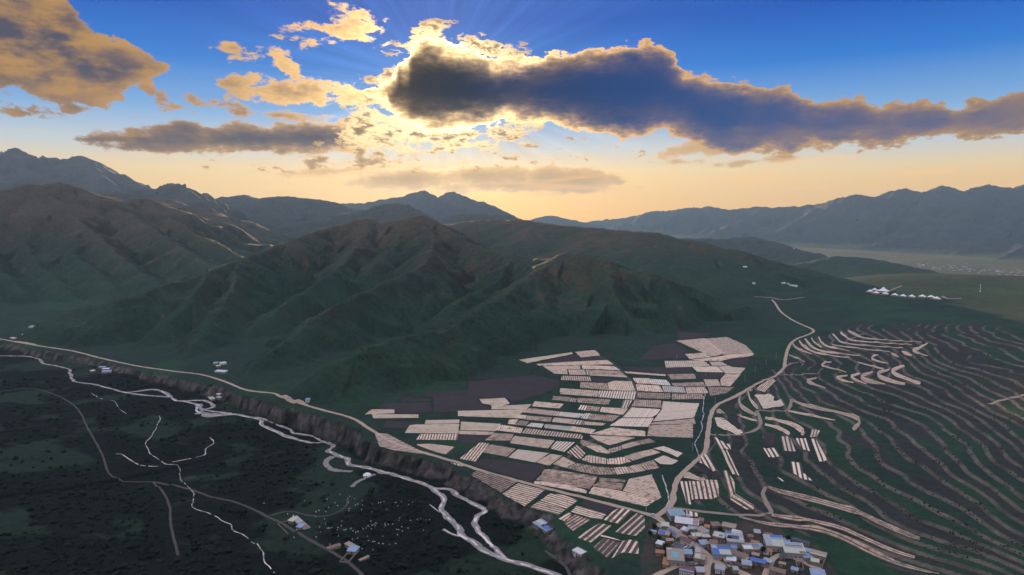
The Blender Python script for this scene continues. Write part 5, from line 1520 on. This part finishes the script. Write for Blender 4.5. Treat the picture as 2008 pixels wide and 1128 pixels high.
def blob(n_lat, n_lon, sx, sy, sz, cx=0., cy=0., cz=0., seed=0, jit=.12):
    r_ = random.Random(seed); v = [(cx, cy, cz + sz)]
    for i in range(1, n_lat):
        t_ = math.pi * i / n_lat
        for j in range(n_lon):
            a = 2 * math.pi * (j + .5 * (i % 2)) / n_lon; k = 1 + r_.uniform(-jit, jit)
            v.append((cx + sx * math.sin(t_) * math.cos(a) * k, cy + sy * math.sin(t_) * math.sin(a) * k, cz + sz * math.cos(t_) * k))
    v.append((cx, cy, cz - sz)); f = [(0, 1 + j, 1 + (j + 1) % n_lon) for j in range(n_lon)]
    for i in range(n_lat - 2):
        a = 1 + i * n_lon; b = a + n_lon
        f += [(a + j, b + j, b + (j + 1) % n_lon, a + (j + 1) % n_lon) for j in range(n_lon)]
    a = 1 + (n_lat - 2) * n_lon
    f += [(len(v) - 1, a + (j + 1) % n_lon, a + j) for j in range(n_lon)]
    return v, f


def sheep_mesh():
    """one continuous woolly body with head, neck and four legs"""
    m = MB()
    m.poly(*blob(6, 8, .62, .36, .36, 0, 0, .78, 3)); m.poly(*blob(4, 6, .22, .14, .16, .78, 0, 1.0, 4)); m.poly(*blob(4, 6, .26, .17, .20, .55, 0, .92, 5))
    for x_ in (-.36, .36):
        for y_ in (-.18, .18): m.box(x_ - .06, x_ + .06, y_ - .06, y_ + .06, 0, .55)
    return m


sheep0 = sheep_mesh().build('sheep', M_WOOL, None, True)
put(sheep0, 'small pale sheep grazing with the flock on the dark pasture', 'sheep', 'flock of sheep on the river pasture')
rnd = random.Random(9)
spots = []
for cx_, cy_, sx_, sy_, n_ in ((700, 985, 45, 10, 22), (660, 1040, 35, 9, 24), (740, 1035, 35, 7, 28), (830, 1020, 20, 6, 12), (725, 1065, 30, 8, 18), (610, 1000, 40, 8, 10), (800, 985, 20, 8, 8)):
    for _ in range(n_): spots.append((rnd.gauss(cx_, sx_), rnd.gauss(cy_, sy_)))
for i, w_ in enumerate(hit(spots)):
    o = sheep0 if i == 0 else sheep0.copy()
    if i: COL.objects.link(o)
    o.location = [float(v) for v in w_]; o.rotation_euler.z = rnd.uniform(0, 6.28); s_ = rnd.uniform(.75, 1.1); o.scale = (s_, s_, s_)

# ---------------------------------------------------------------- scrub
def mat_leaf(name, c0, c1):
    m, nt, b = mat_new(name)
    n1 = snoise(obj_pos(), .15, 4.0, .6)
    nt.links.new(smix(n1.sstep(.35, .65), c0, c1).s, b.inputs['Base Color'])
    b.inputs['Roughness'].default_value = .9; b.inputs['Specular IOR Level'].default_value = .1
    return m


M_BUSH = mat_leaf('willow_scrub', (.007, .013, .009), (.015, .026, .015))
M_BUSH2 = mat_leaf('hill_scrub', (.020, .036, .022), (.036, .062, .030))


def scatter(name, label, X, Y, size, mat, seed):
    """many low bushes, each a ragged clump, as one mass"""
    rs = np.random.RandomState(seed)
    kinds = []
    for k in range(5):
        v, f = blob(3, 5, 1, 1, .75, 0, 0, .45, k + 30, .38)
        tri = []
        for q in f: tri += [q] if len(q) == 3 else [(q[0], q[1], q[2]), (q[0], q[2], q[3])]
        kinds.append((np.array(v), np.array(tri)))
    Z = ground_z(X, Y); k = rs.randint(0, 5, len(X))
    Vs, Fs, off = [], [], 0
    for j in range(5):
        i = np.nonzero(k == j)[0]
        v, f = kinds[j]
        a = rs.rand(len(i)) * 6.28; s = size[i]
        c_, s_ = np.cos(a)[:, None], np.sin(a)[:, None]
        x = (v[:, 0] * c_ - v[:, 1] * s_) * s[:, None] * (.8 + .5 * rs.rand(len(i))[:, None]) + X[i][:, None]; y = (v[:, 0] * s_ + v[:, 1] * c_) * s[:, None] + Y[i][:, None]
        z = v[:, 2] * s[:, None] * (.7 + .5 * rs.rand(len(i))[:, None]) + Z[i][:, None] - .1
        Vs.append(np.stack([x, y, z], -1).reshape(-1, 3)); Fs.append((f[None] + (np.arange(len(i)) * len(v))[:, None, None]).reshape(-1, 3) + off); off += len(i) * len(v)
    o = mesh_obj(name, np.concatenate(Vs), np.concatenate(Fs), mat)
    return put(o, label, kind='stuff')


def sample(n, a0, a1, r0, r1, seed):
    rs = np.random.RandomState(seed)
    a = np.radians(rs.uniform(a0, a1, n)); r = np.exp(rs.uniform(math.log(r0), math.log(r1), n))
    return np.sin(a) * r, np.cos(a) * r, rs.rand(n)


# keep roads, water, fields and yards clear of bushes
_occ = np.zeros((700, 700), bool)
for q in _RB + [_pts] + [np.array([o.location[:2]]) for o in COL.objects if o.name.split('.')[0] in ('house', 'yurt')]:
    for ox in (-6, 0, 6):
        for oy in (-6, 0, 6):
            i = ((q[:, 0] + ox + 1400) / 4).astype(int); j = ((q[:, 1] + oy) / 4).astype(int)
            g_ = (i >= 0) & (i < 700) & (j >= 0) & (j < 700)
            _occ[j[g_], i[g_]] = True


def free(x, y):
    i = np.clip(((x + 1400) / 4).astype(int), 0, 699); j = np.clip((y / 4).astype(int), 0, 699)
    return ~_occ[j, i]


def lookup(Z, x, y): return _look(x, y, azv, rv, Z)


# willow scrub on the river flat, densest where the ground cover is dark
x, y, q = sample(60000, -41, 5, 400, 1300, 3)
fl_ = lookup(info['flood'], x, y); dk = lookup(C[..., 1], x, y)
k = free(x, y) & (fl_ > .8) & (q < np.clip((.045 - dk) / .03, .02, 1) * .62)
x, y = x[k][:6500], y[k][:6500]
scatter('scrub', 'dark willow scrub covering the river flat', x, y, .5 + 2.6 * np.random.RandomState(1).rand(len(x)) ** 3, M_BUSH, 5)
# bushes in the hollows of the near hills
x, y, q = sample(60000, -38, 20, 950, 2100, 4)
up_ = lookup(info['up'], x, y)
den = fbm(x / 90, y / 90, 3, 81) + .5 * fbm(x / 25, y / 25, 2, 82)
k = free(x, y) & (up_ > .25) & (den > .16) & (q < .8)
x, y = x[k][:9000], y[k][:9000]
scatter('shrubbery', 'low bushes filling the hollows of the green foothills', x, y, 0.7 + 1.3 * np.random.RandomState(2).rand(len(x)) ** 2, M_BUSH2, 6)
# bushes along the terrace banks
x, y, q = sample(60000, 14, 43, 430, 1500, 6)
tz = _look(x, y, az2, r2, N2[..., 2]); tm_ = _look(x, y, az2, r2, info2['ter'])
k = free(x, y) & (tm_ > .8) & (tz < .965) & (fbm(x / 50, y / 50, 3, 83) > -.1)
x, y = x[k][:7000], y[k][:7000]
scatter('undergrowth', 'dark bushes growing along the terrace banks', x, y, .3 + .6 * np.random.RandomState(3).rand(len(x)) ** 2, M_BUSH, 7)

# a few village trees
M_BARK = mat_flat('bark', (.10, .075, .055), .95, .4, 2., .1)


def tree(label, q, hgt, seed):
    w_ = hit([q])[0]
    e = put(empty('tree', [float(v) for v in w_]), label, 'tree', 'village trees')
    rs = np.random.RandomState(seed); n = 7
    m = MB()
    rings = [(.28, -1.0, 0, 0), (.22, hgt * .3, .1, .05), (.12, hgt * .6, .2, -.1), (.04, hgt * .85, .1, .1)]
    v = [(ox + math.cos(2 * math.pi * i / n) * r_, oy + math.sin(2 * math.pi * i / n) * r_, z_) for r_, z_, ox, oy in rings for i in range(n)]
    m.poly(v, [(j * n + i, j * n + (i + 1) % n, (j + 1) * n + (i + 1) % n, (j + 1) * n + i) for j in range(3) for i in range(n)])
    for b_ in range(6):
        a = b_ * 1.05 + rs.rand(); z0 = hgt * (.32 + .07 * b_); l_ = hgt * .28
        tip = (math.cos(a) * l_, math.sin(a) * l_, z0 + l_ * .7)
        m.poly([(.08, 0, z0), (-.04, .07, z0), (-.04, -.07, z0), tip], [(0, 1, 3), (1, 2, 3), (2, 0, 3)])
    m.build('trunk', M_BARK, e)
    nl = 900
    d = rs.normal(size=(nl, 3)); d /= np.linalg.norm(d, axis=1)[:, None]
    c0 = d * (rs.rand(nl, 1) ** .4) * np.array([hgt * .36, hgt * .34, hgt * .38])
    c0 *= (1 + .35 * np.sin(d[:, :1] * 5 + seed) * np.cos(d[:, 1:2] * 4)); c0[:, 2] += hgt * .64
    t1 = rs.normal(size=(nl, 3)); t2 = rs.normal(size=(nl, 3)); s_ = .22 + .2 * rs.rand(nl, 1)
    t1 *= s_ / np.linalg.norm(t1, axis=1)[:, None]; t2 *= s_ / np.linalg.norm(t2, axis=1)[:, None]
    V_ = np.stack([c0 - t1, c0 - t2 * .7, c0 + t1, c0 + t2 * .7], 1).reshape(-1, 3)
    mesh_obj('crown', V_, np.arange(nl * 4).reshape(-1, 4), M_BUSH2, e)


for i, (q, h_, l_) in enumerate((((1304, 1081), 7, 'bushy green tree above the broad house with the teal skylight'), ((1292, 1062), 5, 'small dark tree at the gully edge of the village'), ((1430, 1066), 6, 'round tree behind the large blue and cream roof'), ((1497, 1086), 6, 'dark tree by the yard of the striped roof'),
                                 ((1545, 1062), 5, 'small tree above the striped roof'), ((1283, 1040), 6, 'dark tree beside the junction below the road'), ((1275, 1052), 5, 'low tree on the gully bank west of the street'), ((1412, 1045), 5, 'small tree beside the lone tan house'))):
    tree(l_, q, h_, i + 3)
